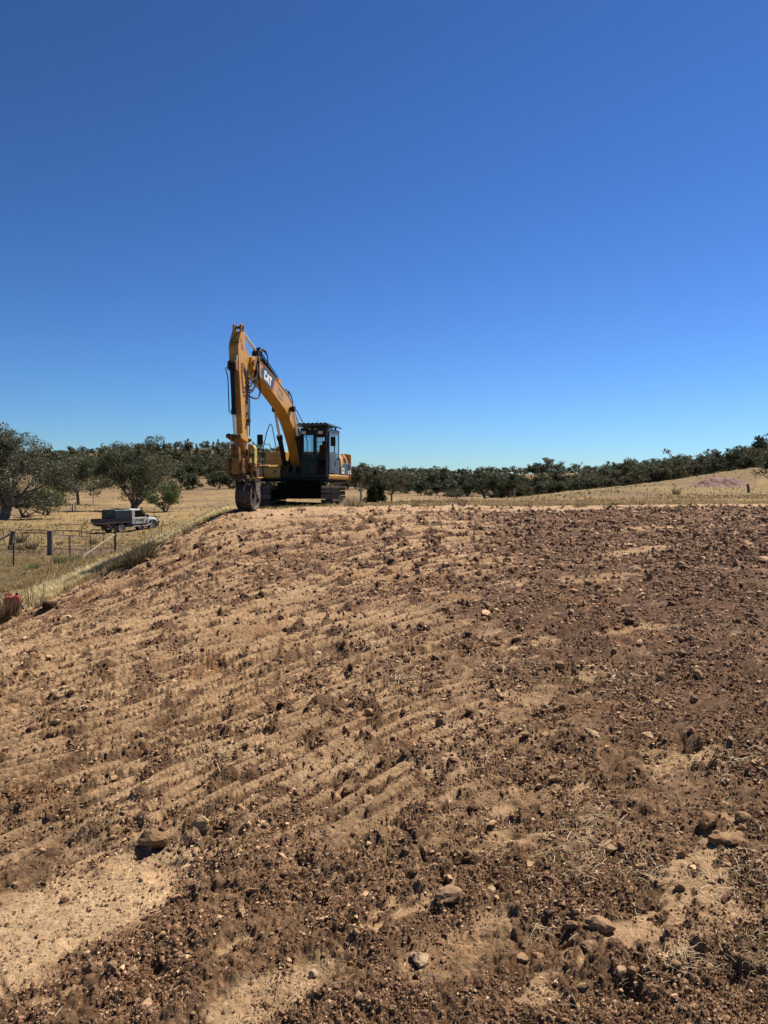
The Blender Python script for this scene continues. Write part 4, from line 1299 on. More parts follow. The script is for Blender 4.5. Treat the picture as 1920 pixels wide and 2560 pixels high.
for j in range(ny - 1):
    for i in range(nx - 1):
        bm.faces.new((gridv[j * nx + i], gridv[j * nx + i + 1], gridv[(j + 1) * nx + i + 1], gridv[(j + 1) * nx + i]))
me = bpy.data.meshes.new('soil_heap'); bm.to_mesh(me); bm.free(); me.materials.append(M['redsoil'])
for p in me.polygons: p.use_smooth = True
o = link(bpy.data.objects.new('soil_heap', me)); o.location = (x0, y0, z0)
tag(o, 'long heap of purple red soil on the grassy slope before the right tree line', 'soil heap')

# ---------------------------------------------------------------- excavator (local x = forward, y = its left, z = up)
EXY = (-3.1, 29.2)
EZ = -0.80
ex = empty('excavator', (EXY[0], EXY[1], EZ), math.radians(-101))
tag(ex, 'yellow tracked excavator with raised boom, padfoot roller wheel resting on the crest', 'excavator')
BLK, YEL, CHR, RUB, STL, RST, WRN = M['black'], M['yellow'], M['chrome'], M['rubber'], M['steel'], M['rust'], M['worn']


def cyl(p0, p1, r, n=14):
    return MB().tube([p0, p1], r, n)


# --- undercarriage, turned 11 degrees against the house
UR = math.radians(11)
RU = Matrix.Rotation(UR, 4, 'Z')
shoe = MB()
shoe.box(-0.088, 0.088, -0.32, 0.32, 0.0, 0.018)
for xx in (-0.078, 0.0, 0.07):
    shoe.prism([(xx - 0.008, 0.018), (xx + 0.014, 0.018), (xx + 0.008, 0.046), (xx - 0.002, 0.046)], -0.32, 0.32)
for yy in (-0.12, 0.09):
    shoe.box(-0.05, 0.05, yy, yy + 0.035, -0.05, 0.0)
first_shoe = None
Ls, Rt = 3.55, 0.345
for side in (-1, 1):
    per = 2 * Ls + 2 * math.pi * Rt
    nsh = 47
    for i in range(nsh):
        s = (i + 0.3) / nsh * per
        if s < Ls: px_, pz_, an = Ls / 2 - s, 2 * Rt, 0.0; nx_, nz_ = 0, 1
        elif s < Ls + math.pi * Rt:
            a = (s - Ls) / Rt; px_, pz_ = -Ls / 2 - Rt * math.sin(a), Rt + Rt * math.cos(a); nx_, nz_ = -math.sin(a), math.cos(a)
        elif s < 2 * Ls + math.pi * Rt:
            px_, pz_ = -Ls / 2 + (s - Ls - math.pi * Rt), 0.0; nx_, nz_ = 0, -1
        else:
            a = (s - 2 * Ls - math.pi * Rt) / Rt; px_, pz_ = Ls / 2 + Rt * math.sin(a), Rt - Rt * math.cos(a); nx_, nz_ = math.sin(a), -math.cos(a)
        pz_ += 0.05
        if nz_ > 0.9 and abs(nx_) < .1: pz_ -= 0.035 * math.sin((px_ / Ls + 0.5) * math.pi * 2) ** 2
        ang = math.atan2(nx_, nz_)
        Mx = RU @ Matrix.Translation((px_, side * 1.2, pz_)) @ Matrix.Rotation(ang, 4, 'Y')
        if first_shoe is None:
            o = first_shoe = shoe.build('track_shoe', STL, ex)
        else:
            o = clone(first_shoe, ex)
        o.matrix_local = Mx
    fr = MB()
    fr.box(-1.55, 1.5, -0.17, 0.17, 0.2, 0.5)
    fr.prism([(-1.6, 0.5), (1.45, 0.5), (1.2, 0.58), (-1.4, 0.58)], -0.12, 0.12)
    o = fr.build('track_frame', M['under'], ex, 0.02); o.matrix_local = RU @ Matrix.Translation((0, side * 1.2, 0.04))
    for (xx, rr_, nm) in ((1.78, 0.31, 'idler'), (-1.78, 0.31, 'sprocket')):
        w = MB(); w.tube([(xx, -0.09, Rt), (xx, 0.09, Rt)], rr_, 22); w.tube([(xx, -0.17, Rt), (xx, 0.17, Rt)], 0.13, 14)
        o = w.build(nm, STL, ex); o.matrix_local = RU @ Matrix.Translation((0, side * 1.2, 0.05))
    for i in range(7):
        xx = -1.3 + i * 0.43
        w = MB().tube([(xx, -0.15, 0.12), (xx, 0.15, 0.12)], 0.085, 12)
        o = w.build('track_roller', STL, ex); o.matrix_local = RU @ Matrix.Translation((0, side * 1.2, 0.05))
cb = MB()
cb.box(-0.95, 1.0, -0.80, 0.80, 0.30, 0.90)
for sx_ in (-1, 1):
    for sy_ in (-1, 1):
        cb.add([(sx_ * 0.45, sy_ * 0.5, 0.42), (sx_ * 0.8, sy_ * 0.5, 0.42), (sx_ * 1.1, sy_ * 1.1, 0.3), (sx_ * 0.7, sy_ * 1.1, 0.3),
                (sx_ * 0.45, sy_ * 0.5, 0.7), (sx_ * 0.8, sy_ * 0.5, 0.7), (sx_ * 1.1, sy_ * 1.1, 0.5), (sx_ * 0.7, sy_ * 1.1, 0.5)],
               [(0, 1, 2, 3), (4, 7, 6, 5), (0, 4, 5, 1), (1, 5, 6, 2), (2, 6, 7, 3), (3, 7, 4, 0)])
o = cb.build('carbody', M['under'], ex, 0.02); o.matrix_local = RU
cyl((0, 0, 0.74), (0, 0, 0.95), 0.62, 36).build('slew_ring', M['under'], ex)
for i in range(18):
    pass

# --- house: deck, counterweight, hood, side panels
d = MB(); d.box(-1.9, 1.2, -1.3, 1.3, 0.93, 1.04); d.build('deck_frame', M['under'], ex, 0.01)
# yellow skirt along the left side under cab and panel
sk = MB()
prof = [(1.375, 1.20), (1.39, 1.14), (1.37, 1.05), (1.30, 1.0), (1.1, 1.0), (1.1, 1.20)]
vs = [(1.22, y, z) for y, z in prof] + [(-1.75, y, z) for y, z in prof]
npf = len(prof)
sk.add(vs, [tuple(range(npf)), tuple(reversed(range(npf, 2 * npf)))] + [((i + 1) % npf, i, i + npf, (i + 1) % npf + npf) for i in range(npf)])
sk.build('side_skirt', YEL, ex, 0.008)
# counterweight, rounded in plan
cw = MB()
pl = []
for i in range(17):
    a = -math.radians(32) + math.radians(64) * i / 16
    pl.append((-2.72 * math.cos(a), -2.55 * math.sin(a)))
pl = [(-1.75, 1.375)] + [(x, y) for x, y in reversed(pl)] + [(-1.75, -1.375)]
npf = len(pl)
lev = [(1.0, 0.93), (1.06, 1.0), (1.75, 1.0), (1.98, 0.975), (2.04, 0.93)]
vs = []
for z, k3 in lev:
    for (x, y) in pl:
        vs.append((-1.75 + (x + 1.75) * (k3 if x < -1.8 else 1), y * (0.985 if k3 < 0.95 else 1), z))
fs = [tuple(range(npf)), tuple(reversed(range((len(lev) - 1) * npf, len(lev) * npf)))]
for L_ in range(len(lev) - 1):
    for i in range(npf):
        j = (i + 1) % npf
        fs.append((L_ * npf + j, L_ * npf + i, (L_ + 1) * npf + i, (L_ + 1) * npf + j))
cw.add(vs, fs, True)
cw.build('counterweight', YEL, ex)
# engine hood with rounded shoulder
hd = MB()
prof = [(1.36, 1.2), (1.365, 1.60), (1.355, 1.72), (1.31, 1.88), (1.22, 1.99), (1.08, 2.06), (0.8, 2.09), (-0.8, 2.09), (-1.08, 2.06), (-1.22, 1.98), (-1.33, 1.85), (-1.36, 1.7), (-1.36, 1.05), (1.3, 1.05)]
vs = [(-0.55, y, z) for y, z in prof] + [(-1.745, y, z) for y, z in prof]
npf = len(prof)
hd.add(vs, [tuple(range(npf)), tuple(reversed(range(npf, 2 * npf)))] + [((i + 1) % npf, i, i + npf, (i + 1) % npf + npf) for i in range(npf)], True)
hood = hd.build('engine_hood', YEL, ex)
for x0_, x1_ in ((-1.16, -1.04), (-1.44, -1.22)):
    for k2 in range(7):
        f = k2 / 6
        a0 = (1.362, 1.70); a1 = (1.20, 2.0)
        yv = 1.372 - 0.03 * f - 0.125 * f * f; zv = 1.70 + 0.30 * f
        MB().box(x0_, x1_, yv - 0.012, yv + 0.012, zv - 0.017, zv + 0.013).build('hood_vent', BLK, hood)
# charcoal side door at the rear left with curved top edge
sp = MB()
pts = [(-0.46, 1.21), (-2.12, 1.21), (-2.14, 1.66), (-1.5, 1.655), (-1.0, 1.64), (-0.72, 1.58), (-0.55, 1.48), (-0.46, 1.38)]
sp.prism(pts, 1.372, 1.392)
panel = sp.build('side_panel', M['charcoal'], ex, 0.004)
for k2 in range(7):
    MB().box(-1.95, -1.55, 1.392, 1.402, 1.42 + k2 * 0.028, 1.435 + k2 * 0.028).build('panel_vent', BLK, panel)


def text_mesh(txt, size, mat, parent, Mx, name='lettering', sx_=0.75, weight=0.02):
    cu = bpy.data.curves.new(name, 'FONT')
    cu.body = txt; cu.size = size; cu.offset = weight * size; cu.extrude = 0.003
    cu.align_x = 'CENTER'; cu.align_y = 'CENTER'
    tmp = bpy.data.objects.new('tmp_text', cu); COL.objects.link(tmp)
    dg = bpy.context.evaluated_depsgraph_get(); dg.update()
    me = bpy.data.meshes.new_from_object(tmp.evaluated_get(dg))
    bpy.data.objects.remove(tmp)
    me.materials.clear(); me.materials.append(mat)
    o = link(bpy.data.objects.new(name, me), parent)
    o.matrix_local = Mx @ Matrix.Diagonal((sx_, 1, 1, 1))
    return o


# text frame on the left side: reading direction = -x, up = z, outward = +y
TXT = Matrix(((-1, 0, 0, 0), (0, 0, 1, 0), (0, 1, 0, 0), (0, 0, 0, 1)))
MB().box(-0.98, -0.58, 1.392, 1.398, 1.25, 1.46).build('name_plate', M['white'], panel)
text_mesh('CAT', 0.17, BLK, panel, Matrix.Translation((-0.78, 1.400, 1.355)) @ TXT, sx_=0.9)
MB().box(-2.02, -1.62, 1.392, 1.398, 1.25, 1.37).build('name_plate', M['white'], panel)
text_mesh('320D', 0.11, BLK, panel, Matrix.Translation((-1.82, 1.400, 1.31)) @ TXT, sx_=0.9)
MB().prism([(-2.12, 1.215), (-2.12, 1.60), (-2.17, 1.60), (-2.20, 1.215)], 1.34, 1.391).build('stripe', M['decalred'], panel)
# narrow rear corner of the counterweight seen as a red and yellow edge, exhaust
cyl((-1.35, -0.5, 2.05), (-1.35, -0.5, 2.42), 0.06).build('exhaust_pipe', BLK, ex)

# right side: tool box and tank (viewer's left)
tb = MB()
tb.prism([(0.98, 1.03), (1.04, 1.10), (1.04, 1.48), (0.92, 1.55), (0.1, 1.55), (0.1, 1.03)], -1.37, -0.52)
tool = tb.build('tool_box', YEL, ex, 0.03)
for z in (1.17, 1.44):
    MB().box(1.035, 1.048, -1.32, -0.56, z, z + 0.012).build('panel_groove', BLK, tool)
for k2 in range(4):
    MB().box(1.038, 1.05, -0.80, -0.66, 1.24 + k2 * 0.032, 1.256 + k2 * 0.032).build('box_vent', BLK, tool)
MB().box(0.95, 1.03, -1.36, -0.95, 1.553, 1.575).build('step_plate', M['lamp'], tool)
tk = MB()
prof = [(-1.34, 1.5), (-1.30, 1.86), (-1.2, 2.02), (-1.05, 2.06), (-0.52, 2.06), (-0.52, 1.5)]
vs = [(0.42, y, z) for y, z in prof] + [(-0.55, y, z) for y, z in prof]; npf = len(prof)
tk.add(vs, [tuple(reversed(range(npf))), tuple(range(npf, 2 * npf))] + [(i, (i + 1) % npf, (i + 1) % npf + npf, i + npf) for i in range(npf)])
tank = tk.build('fuel_tank', YEL, ex, 0.03)
w = MB(); w.tube([(0.2, -0.86, 2.04), (0.2, -0.86, 2.14)], 0.07, 14); w.tube([(0.2, -0.86, 2.14), (0.2, -0.86, 2.19)], 0.1, 14)
w.build('filler_cap', WRN, tank)
MB().box(0.42, 0.435, -1.0, -0.55, 1.74, 1.76).build('panel_groove', BLK, tank)
MB().box(0.42, 0.50, -1.0, -0.55, 1.82, 1.85).build('step_plate', YEL, tank)
# grab rail loop and mirror on the right front
rl = MB().tube([(1.08, -1.16, 1.03), (1.09, -1.19, 1.5), (1.05, -1.16, 2.2), (0.98, -1.07, 2.7), (0.93, -0.97, 3.02), (0.9, -0.93, 3.06), (0.87, -0.90, 3.02), (0.7, -0.87, 2.6), (0.42, -0.86, 2.05)], 0.017, 8)
rl.build('grab_rail', BLK, ex)
mr = MB(); mr.tube([(1.0, -1.12, 2.33), (0.95, -1.2, 2.38), (0.85, -1.25, 2.5)], 0.014, 6); mr.tube([(1.0, -1.1, 2.3), (0.9, -0.98, 2.32), (0.8, -0.95, 2.1)], 0.014, 6)
mirr = MB().box(-0.03, 0.03, -0.11, 0.11, -0.19, 0.19).build('mirror', BLK, ex, 0.02); mirr.location = (1.0, -1.31, 2.48)
mr.build('mirror_arm', BLK, ex)

# --- cab
y0c, y1c, z0c, z1c = 0.36, 1.36, 1.05, 2.86
xf, xb = 1.42, -0.36
cabm = MB()
cabm.box(xb, xf - 0.1, y0c, y1c, z0c, 1.21)                               # floor
cabm.box(xb, xf - 0.12, y0c, y1c, z1c - 0.13, z1c)                         # roof
for (xa, xb_, ya, yb) in ((xf - 0.2, xf - 0.1, y0c, y0c + 0.09), (xf - 0.2, xf - 0.1, y1c - 0.085, y1c), (xb, xb + 0.12, y0c, y0c + 0.12), (xb, xb + 0.10, y1c - 0.1, y1c), (0.34, 0.42, y1c - 0.06, y1c), ):
    cabm.box(xa, xb_, ya, yb, 1.2, z1c - 0.1)
cabm.box(xb, xf - 0.15, y0c, y0c + 0.05, 1.2, 1.95)                          # right wall below the window
cabm.box(xb, xb + 0.05, y0c + 0.1, y1c - 0.08, 1.2, 1.98)                   # rear wall
cabm.box(xb, xb + 0.05, y0c + 0.1, y1c - 0.08, 2.62, z1c - 0.1)
cabm.box(xb + 0.0, xb + 0.05, 0.79, 0.93, 1.9, 2.7)                          # post between the two rear windows
cab = cabm.build('cab', BLK, ex, 0.015)
fr = MB()
fr.box(xf - 0.1, xf - 0.04, y0c, y0c + 0.06, 1.1, z1c); fr.box(xf - 0.1, xf - 0.04, y1c - 0.06, y1c, 1.1, z1c)
fr.box(xf - 0.1, xf - 0.04, y0c + 0.06, y1c - 0.06, z1c - 0.26, z1c); fr.box(xf - 0.1, xf - 0.04, y0c + 0.06, y1c - 0.06, 1.08, 1.2)
fr.box(xf - 0.09, xf - 0.05, y0c + 0.06, y1c - 0.06, 1.72, 1.755)
fr.build('windscreen_frame', BLK, cab, 0.008)
MB().add([(xf - 0.07, y0c + 0.06, 1.755), (xf - 0.07, y1c - 0.06, 1.755), (xf - 0.07, y1c - 0.06, z1c - 0.26), (xf - 0.07, y0c + 0.06, z1c - 0.26)], [(0, 1, 2, 3)]).build('windscreen', M['glass'], cab)
MB().add([(xf - 0.07, y0c + 0.06, 1.2), (xf - 0.07, y1c - 0.06, 1.2), (xf - 0.07, y1c - 0.06, 1.72), (xf - 0.07, y0c + 0.06, 1.72)], [(0, 1, 2, 3)]).build('lower_windscreen', M['glass'], cab)
MB().tube([(xf + 0.0, y1c - 0.03, 1.12), (xf + 0.02, y1c - 0.02, 1.2), (xf + 0.02, y1c - 0.02, 2.85), (xf - 0.02, y1c - 0.03, 2.9)], 0.011, 6).build('front_rail', M['charcoal'], cab)
# rear window bars
for yy in (0.50, 0.6, 0.7, 1.07, 1.19):
    MB().box(xb - 0.03, xb - 0.015, yy - 0.007, yy + 0.007, 1.98, 2.62).build('window_bar', BLK, cab)
for zz in (2.12, 2.28, 2.44):
    MB().box(xb - 0.015, xb - 0.0, y0c + 0.1, y1c - 0.1, zz - 0.007, zz + 0.007).build('window_bar', BLK, cab)
MB().add([(xb + 0.01, y0c + 0.12, 1.98), (xb + 0.01, 0.79, 1.98), (xb + 0.01, 0.79, 2.62), (xb + 0.01, y0c + 0.12, 2.62)], [(0, 1, 2, 3)]).build('rear_window', M['glass'], cab)
MB().add([(xb + 0.01, 0.93, 1.98), (xb + 0.01, y1c - 0.1, 1.98), (xb + 0.01, y1c - 0.1, 2.62), (xb + 0.01, 0.93, 2.62)], [(0, 1, 2, 3)]).build('rear_window', M['glass'], cab)
# door on the left
dr = MB()
yo = y1c + 0.005
dr.box(0.42, xf - 0.16, yo, yo + 0.035, 1.24, 1.99)
for (a, b, c_, e) in ((0.42, 0.50, 1.99, 2.72), (1.17, xf - 0.16, 1.99, 2.72), (0.50, 1.17, 2.64, 2.72)):
    dr.box(a, b, yo, yo + 0.035, c_, e)
door = dr.build('cab_door', M['charcoal'], cab, 0.008)
MB().prism([(0.55, 1.32), (1.12, 1.32), (1.16, 1.4), (1.16, 1.9), (0.55, 1.9)], yo + 0.036, yo + 0.048).build('door_panel', M['charcoal'], cab, 0.006)
MB().box(0.505, 1.165, yo + 0.012, yo + 0.02, 1.995, 2.635).build('door_window', M['darkglass'], cab)
MB().box(0.44, 0.50, yo + 0.035, yo + 0.06, 1.52, 1.68).build('door_handle', BLK, cab, 0.008)
qp = MB(); qp.box(xb + 0.02, 0.34, y1c - 0.03, y1c + 0.01, 1.22, 1.75); qp.box(xb + 0.02, 0.34, y1c - 0.03, y1c + 0.01, 2.68, 2.76)
qp.build('quarter_panel', M['charcoal'], cab, 0.008)
MB().box(xb + 0.1, 0.34, y1c - 0.02, y1c - 0.01, 1.75, 2.68).build('quarter_window', M['darkglass'], cab)
MB().box(xb, xf - 0.14, y1c - 0.05, y1c + 0.012, 2.74, 2.84).build('roof_rail', M['charcoal'], cab, 0.01)
MB().add([(xb + 0.12, y0c + 0.01, 1.95), (xf - 0.2, y0c + 0.01, 1.95), (xf - 0.2, y0c + 0.01, 2.72), (xb + 0.12, y0c + 0.01, 2.72)], [(0, 1, 2, 3)]).build('right_window', M['glass'], cab)
mm_ = MB().box(-0.035, 0.035, -0.09, 0.09, -0.17, 0.17).build('mirror', BLK, cab, 0.02); mm_.location = (1.22, 1.53, 2.37); mm_.rotation_euler = (0, 0, 0.15)
MB().tube([(1.3, 1.38, 2.56), (1.28, 1.47, 2.58), (1.22, 1.53, 2.5)], 0.012, 6).build('mirror_arm', BLK, cab)
# seat, console, levers
st = MB(); st.box(0.15, 0.62, 0.70, 1.18, 1.55, 1.68); st.prism([(0.12, 1.6), (0.24, 1.62), (0.1, 2.32), (0.0, 2.30)], 0.70, 1.18); st.box(0.0, 0.1, 0.8, 1.08, 2.3, 2.46); st.box(0.2, 0.6, 0.75, 1.12, 1.2, 1.55)
st.build('seat', M['seat'], cab, 0.03)
cs_ = MB(); cs_.box(0.25, 0.75, 0.50, 0.66, 1.5, 1.75); cs_.box(0.25, 0.75, 1.2, 1.3, 1.5, 1.72); cs_.tube([(0.7, 0.58, 1.75), (0.75, 0.58, 1.95)], 0.02, 6); cs_.tube([(1.0, 0.8, 1.2), (0.95, 0.8, 1.5)], 0.015, 6); cs_.tube([(1.0, 0.95, 1.2), (0.95, 0.95, 1.5)], 0.015, 6)
cs_.build('console', BLK, cab)
# lights under the roof edge
for yy in (0.5, 1.12):
    MB().box(xf - 0.03, xf + 0.03, yy - 0.085, yy + 0.085, 2.63, 2.74).build('work_light', M['lamp'], cab, 0.008)
for yy in (0.72, 0.93):
    MB().box(xf - 0.03, xf + 0.0, yy - 0.03, yy + 0.03, 2.79, 2.83).build('marker_light', M['lamp'], cab)
for yy in (0.6, 1.2):
    MB().tube([(xf - 0.02, yy, 2.74), (xf, yy + 0.03, 2.80), (xf - 0.03, yy, 2.85)], 0.01, 5).build('light_bracket', BLK, cab)
# corrugated roof guard
rg = MB()
prof = []
nr = 7
for i in range(nr):
    ya = 0.30 + i * 0.155
    prof += [(ya, 2.995), (ya + 0.06, 3.035), (ya + 0.10, 3.035), (ya + 0.12, 2.995)]
prof = [(0.22, 2.975)] + prof + [(1.43, 2.975)]
low = [(y, z - 0.02) for y, z in reversed(prof)]
full = prof + low; npf = len(full)
vs = [(1.50, y, z) for y, z in full] + [(-0.42, y, z - 0.02) for y, z in full]
fs = [((i + 1) % npf, i, i + npf, (i + 1) % npf + npf) for i in range(npf)]
h = len(prof)
for i in range(h - 1):
    fs.append((i, i + 1, npf - 2 - i, npf - 1 - i)); fs.append((i + npf, npf - 1 - i + npf, npf - 2 - i + npf, i + 1 + npf))
rg.add(vs, fs)
rg.build('roof_guard', BLK, ex)
gf = MB(); gf.box(1.46, 1.5, 0.22, 1.43, 2.93, 2.975); gf.box(-0.42, 1.5, 1.40, 1.44, 2.93, 2.975); gf.box(-0.42, 1.5, 0.2, 0.24, 2.93, 2.975)
for xx in (1.1, 0.0):
    for yy in (0.4, 1.28): gf.box(xx, xx + 0.06, yy, yy + 0.06, 2.85, 2.94)
gf.build('guard_frame', M['charcoal'], ex)
MB().tube([(1.4, 1.02, 3.03), (1.4, 1.02, 3.13)], 0.007, 5).build('antenna', BLK, ex)

# --- front of the house under the boom: swing motor bay, hoses
fb = MB(); fb.box(0.0, 1.08, -0.5, 0.36, 0.98, 1.3); fb.box(-0.2, 0.5, -0.5, 0.36, 1.3, 1.72)
fb.build('boom_mount', BLK, ex, 0.02)
for yy in (-0.34, 0.24):
    MB().prism([(-0.15, 1.3), (0.75, 1.3), (0.45, 1.95), (0.1, 2.0)], yy - 0.03, yy + 0.03).build('boom_bracket', BLK, ex, 0.006)
for k2, yy in enumerate((-0.36, -0.28, -0.2, 0.0, 0.08)):
    MB().tube([(1.1, yy, 1.15 + 0.02 * k2), (1.14, yy, 1.3), (1.1, yy + 0.01, 1.46), (0.9, yy + 0.02, 1.56)], 0.018, 6).build('hose', M['steel'], ex)

# --- boom
BYC = -0.05
BW = 0.205
bp_ = [(-0.02, 1.66), (0.10, 1.92), (0.45, 2.36), (0.78, 2.76), (1.05, 3.12), (1.5, 3.56), (2.03, 3.90), (2.7, 4.12), (3.36, 4.30), (4.2, 4.50), (4.97, 4.68), (5.35, 4.78), (5.62, 4.72), (5.72, 4.55), (5.62, 4.38), (4.67, 4.14), (3.27, 3.68), (2.45, 3.40), (1.85, 3.03), (1.41, 2.64), (1.02, 2.22), (0.72, 1.78), (0.5, 1.5), (0.2, 1.45)]
bm_ = MB(); bm_.prism(bp_, BYC - BW, BYC + BW)
boom = bm_.build('boom', YEL, ex, 0.012)
top = bp_[2:12]
for dy in (-BW - 0.012, BW - 0.01):
    pass
# weld lips along the upper edge
for ysd in (-1, 1):
    w = MB()
    for i in range(len(top) - 1):
        (xa, za), (xb2, zb2) = top[i], top[i + 1]
        w.add([(xa, BYC + ysd * BW, za - 0.0), (xb2, BYC + ysd * BW, zb2 - 0.0), (xb2, BYC + ysd * (BW + 0.016), zb2 + 0.002), (xa, BYC + ysd * (BW + 0.016), za + 0.002),
               (xa, BYC + ysd * BW, za + 0.022), (xb2, BYC + ysd * BW, zb2 + 0.022), (xb2, BYC + ysd * (BW + 0.016), zb2 + 0.024), (xa, BYC + ysd * (BW + 0.016), za + 0.024)],
              [(0, 1, 2, 3), (7, 6, 5, 4), (0, 4, 5, 1), (2, 6, 7, 3), (0, 3, 7, 4), (1, 5, 6, 2)])
    w.build('boom_lip', YEL, boom)
YS = BYC + BW + 0.004
sl_dir = math.atan2(0.50, 2.0)
# black name plate with the maker's letters, following the boom
def bpt(s, t, cx=4.22, cz=4.245, a=0.262):
    """s along the boom towards its foot, t across"""
    return (cx - s * math.cos(a) - t * math.sin(a) * 1.0, cz - s * math.sin(a) + t * math.cos(a))
dec = [bpt(-0.66, 0.02), bpt(-0.60, 0.12), bpt(-0.50, 0.20), bpt(-0.36, 0.225), bpt(0.60, 0.225), bpt(0.46, -0.225), bpt(-0.35, -0.215), bpt(-0.52, -0.17), bpt(-0.62, -0.09)]
MB().prism(dec, YS - 0.003, YS + 0.002).build('decal', M['charcoal'], boom)
MB().prism([bpt(0.62, 0.225), bpt(0.72, 0.225), bpt(0.58, -0.225), bpt(0.48, -0.225)], YS - 0.003, YS + 0.002).build('decal_stripe', M['decalred'], boom)
lx, lz = bpt(-0.02, 0.0)
Rb = Matrix(((-math.cos(0.262), -math.sin(0.262) * 1.0, 0, 0), (0, 0, 1, 0), (-math.sin(0.262), math.cos(0.262), 0, 0), (0, 0, 0, 1)))
# heavy condensed letters drawn as outlines
def letter(polys, ox, scale, mat, parent):
    w = MB()
    for p in polys:
        w.prism([bpt((ox + x) * scale[0], (y - 0.5) * scale[1]) for x, y in p], YS, YS + 0.006)
    return w.build('lettering', mat, parent)
SC_ = (0.27, 0.30)
letter([[(0.0, 0.15), (0.15, 0), (0.15, 1), (0.0, 0.85)], [(0.15, 0.8), (0.15, 1.0), (0.66, 1.0), (0.8, 0.85), (0.8, 0.66), (0.5, 0.66), (0.5, 0.8)], [(0.15, 0), (0.15, 0.2), (0.5, 0.2), (0.5, 0.36), (0.8, 0.36), (0.8, 0.15), (0.66, 0)], [(0.15, 0.2), (0.3, 0.2), (0.3, 0.8), (0.15, 0.8)]], -1.4, SC_, M['white'], boom)
letter([[(0.0, 0), (0.3, 0), (0.62, 1), (0.32, 1)], [(0.32, 1), (0.66, 1), (0.98, 0), (0.64, 0)]], -0.56, SC_, M['white'], boom)
letter([[(0.0, 0.76), (0.0, 1), (0.9, 1), (0.9, 0.76)], [(0.29, 0), (0.29, 0.78), (0.61, 0.78), (0.61, 0)]], 0.34, SC_, M['white'], boom)
# grey square logo further down
gl_ = lambda p: MB().prism([bpt(s, t, 2.98, 3.90, 0.30) for s, t in p], YS - 0.003, YS + 0.003).build('logo', M['decalgrey'], boom)
gl_([(-0.24, -0.17), (-0.24, 0.19), (-0.16, 0.19), (-0.16, -0.17)]); gl_([(-0.16, 0.11), (-0.16, 0.19), (0.26, 0.19), (0.26, 0.11)]); gl_([(-0.16, -0.17), (-0.16, -0.09), (0.26, -0.09), (0.26, -0.17)]); gl_([(0.18, -0.09), (0.18, 0.03), (0.26, 0.03), (0.26, -0.09)]); gl_([(0.04, -0.0), (0.04, 0.06), (0.26, 0.06), (0.26, 0.03)])
# lines along the top of the boom
for k2, (yy, r_) in enumerate(((-0.16, 0.020), (-0.10, 0.020), (0.02, 0.02), (0.09, 0.02), (0.15, 0.016))):
    pts = [(x, BYC + yy, z + 0.06 + 0.015 * (k2 % 2)) for x, z in top[1:-2]]
    MB().tube([(0.35, BYC + yy, 2.0)] + pts, r_, 6).build('hydraulic_line', BLK if k2 % 2 else WRN, boom)
for (x, z) in (bp_[4], bp_[6], bp_[8], bp_[9]):
    MB().box(-0.05, 0.05, BYC - 0.2, BYC + 0.2, 0.02, 0.11, Matrix.Translation((x, 0, z))).build('line_clamp', BLK, boom)
MB().tube([(2.2, BYC + 0.12, 4.02), (2.0, BYC + 0.17, 4.12), (1.72, BYC + 0.18, 3.98), (1.55, BYC + 0.18, 3.75), (1.45, BYC + 0.15, 3.55)], 0.022, 6).build('hose', RUB, boom)
MB().tube([(2.35, BYC + 0.05, 4.06), (2.1, BYC + 0.1, 4.17), (1.8, BYC + 0.1, 4.08), (1.55, BYC + 0.1, 3.8)], 0.02, 6).build('hose', BLK, boom)
# boom work light
w = MB(); w.box(-0.05, 0.06, -0.085, 0.085, -0.085, 0.085)
bl = w.build('work_light', M['charcoal'], boom, 0.01); bl.location = (1.93, YS + 0.10, 3.47)
w = MB().box(0.061, 0.068, -0.065, 0.065, -0.065, 0.065).build('lamp_lens', M['lamp'], boom); w.location = (1.93, YS + 0.10, 3.47)
MB().tube([(1.9, YS + 0.02, 3.36), (2.05, YS + 0.02, 3.25), (2.1, YS + 0.02, 3.1)], 0.01, 5).build('light_cable', BLK, boom)
# boom cylinders
for ysd in (-1, 1):
    yy = BYC + ysd * 0.34
    p0 = Vector((0.78, yy, 1.30)); p1 = Vector((2.02, yy, 3.48)); dd = (p1 - p0).normalized()
    c_ = MB(); c_.tube([p0, p0 + dd * 1.40], 0.088, 16); c_.tube([p0 + dd * 1.32, p0 + dd * 1.47], 0.108, 16); c_.tube([p0 - Vector((0, 0.09, 0)), p0 + Vector((0, 0.09, 0))], 0.1, 14)
    bc = c_.build('boom_cylinder', BLK, ex)
    cyl(p0 + dd * 1.4, p1, 0.046, 12).build('rod', CHR, bc)
    w = MB(); w.tube([p1 - Vector((0, 0.07, 0)), p1 + Vector((0, 0.07, 0))], 0.10, 14)
    w.build('rod_eye', BLK, bc)
    MB().tube([p0 + dd * 0.2 + Vector((0, 0, 0.12)), p0 + dd * 0.8 + Vector((-.05, 0, 0.12)), p0 + dd * 1.3 + Vector((0, 0, 0.1))], 0.014, 6).build('oil_pipe', BLK, bc)
cyl((2.02, BYC - 0.42, 3.48), (2.02, BYC + 0.42, 3.48), 0.06).build('boom_pin', BLK, ex)
MB().tube([(0.9, BYC + 0.5, 1.9), (0.95, BYC + 0.55, 2.3), (1.25, BYC + 0.5, 3.0), (1.5, BYC + 0.3, 3.5)], 0.016, 6).build('hose', RUB, ex)

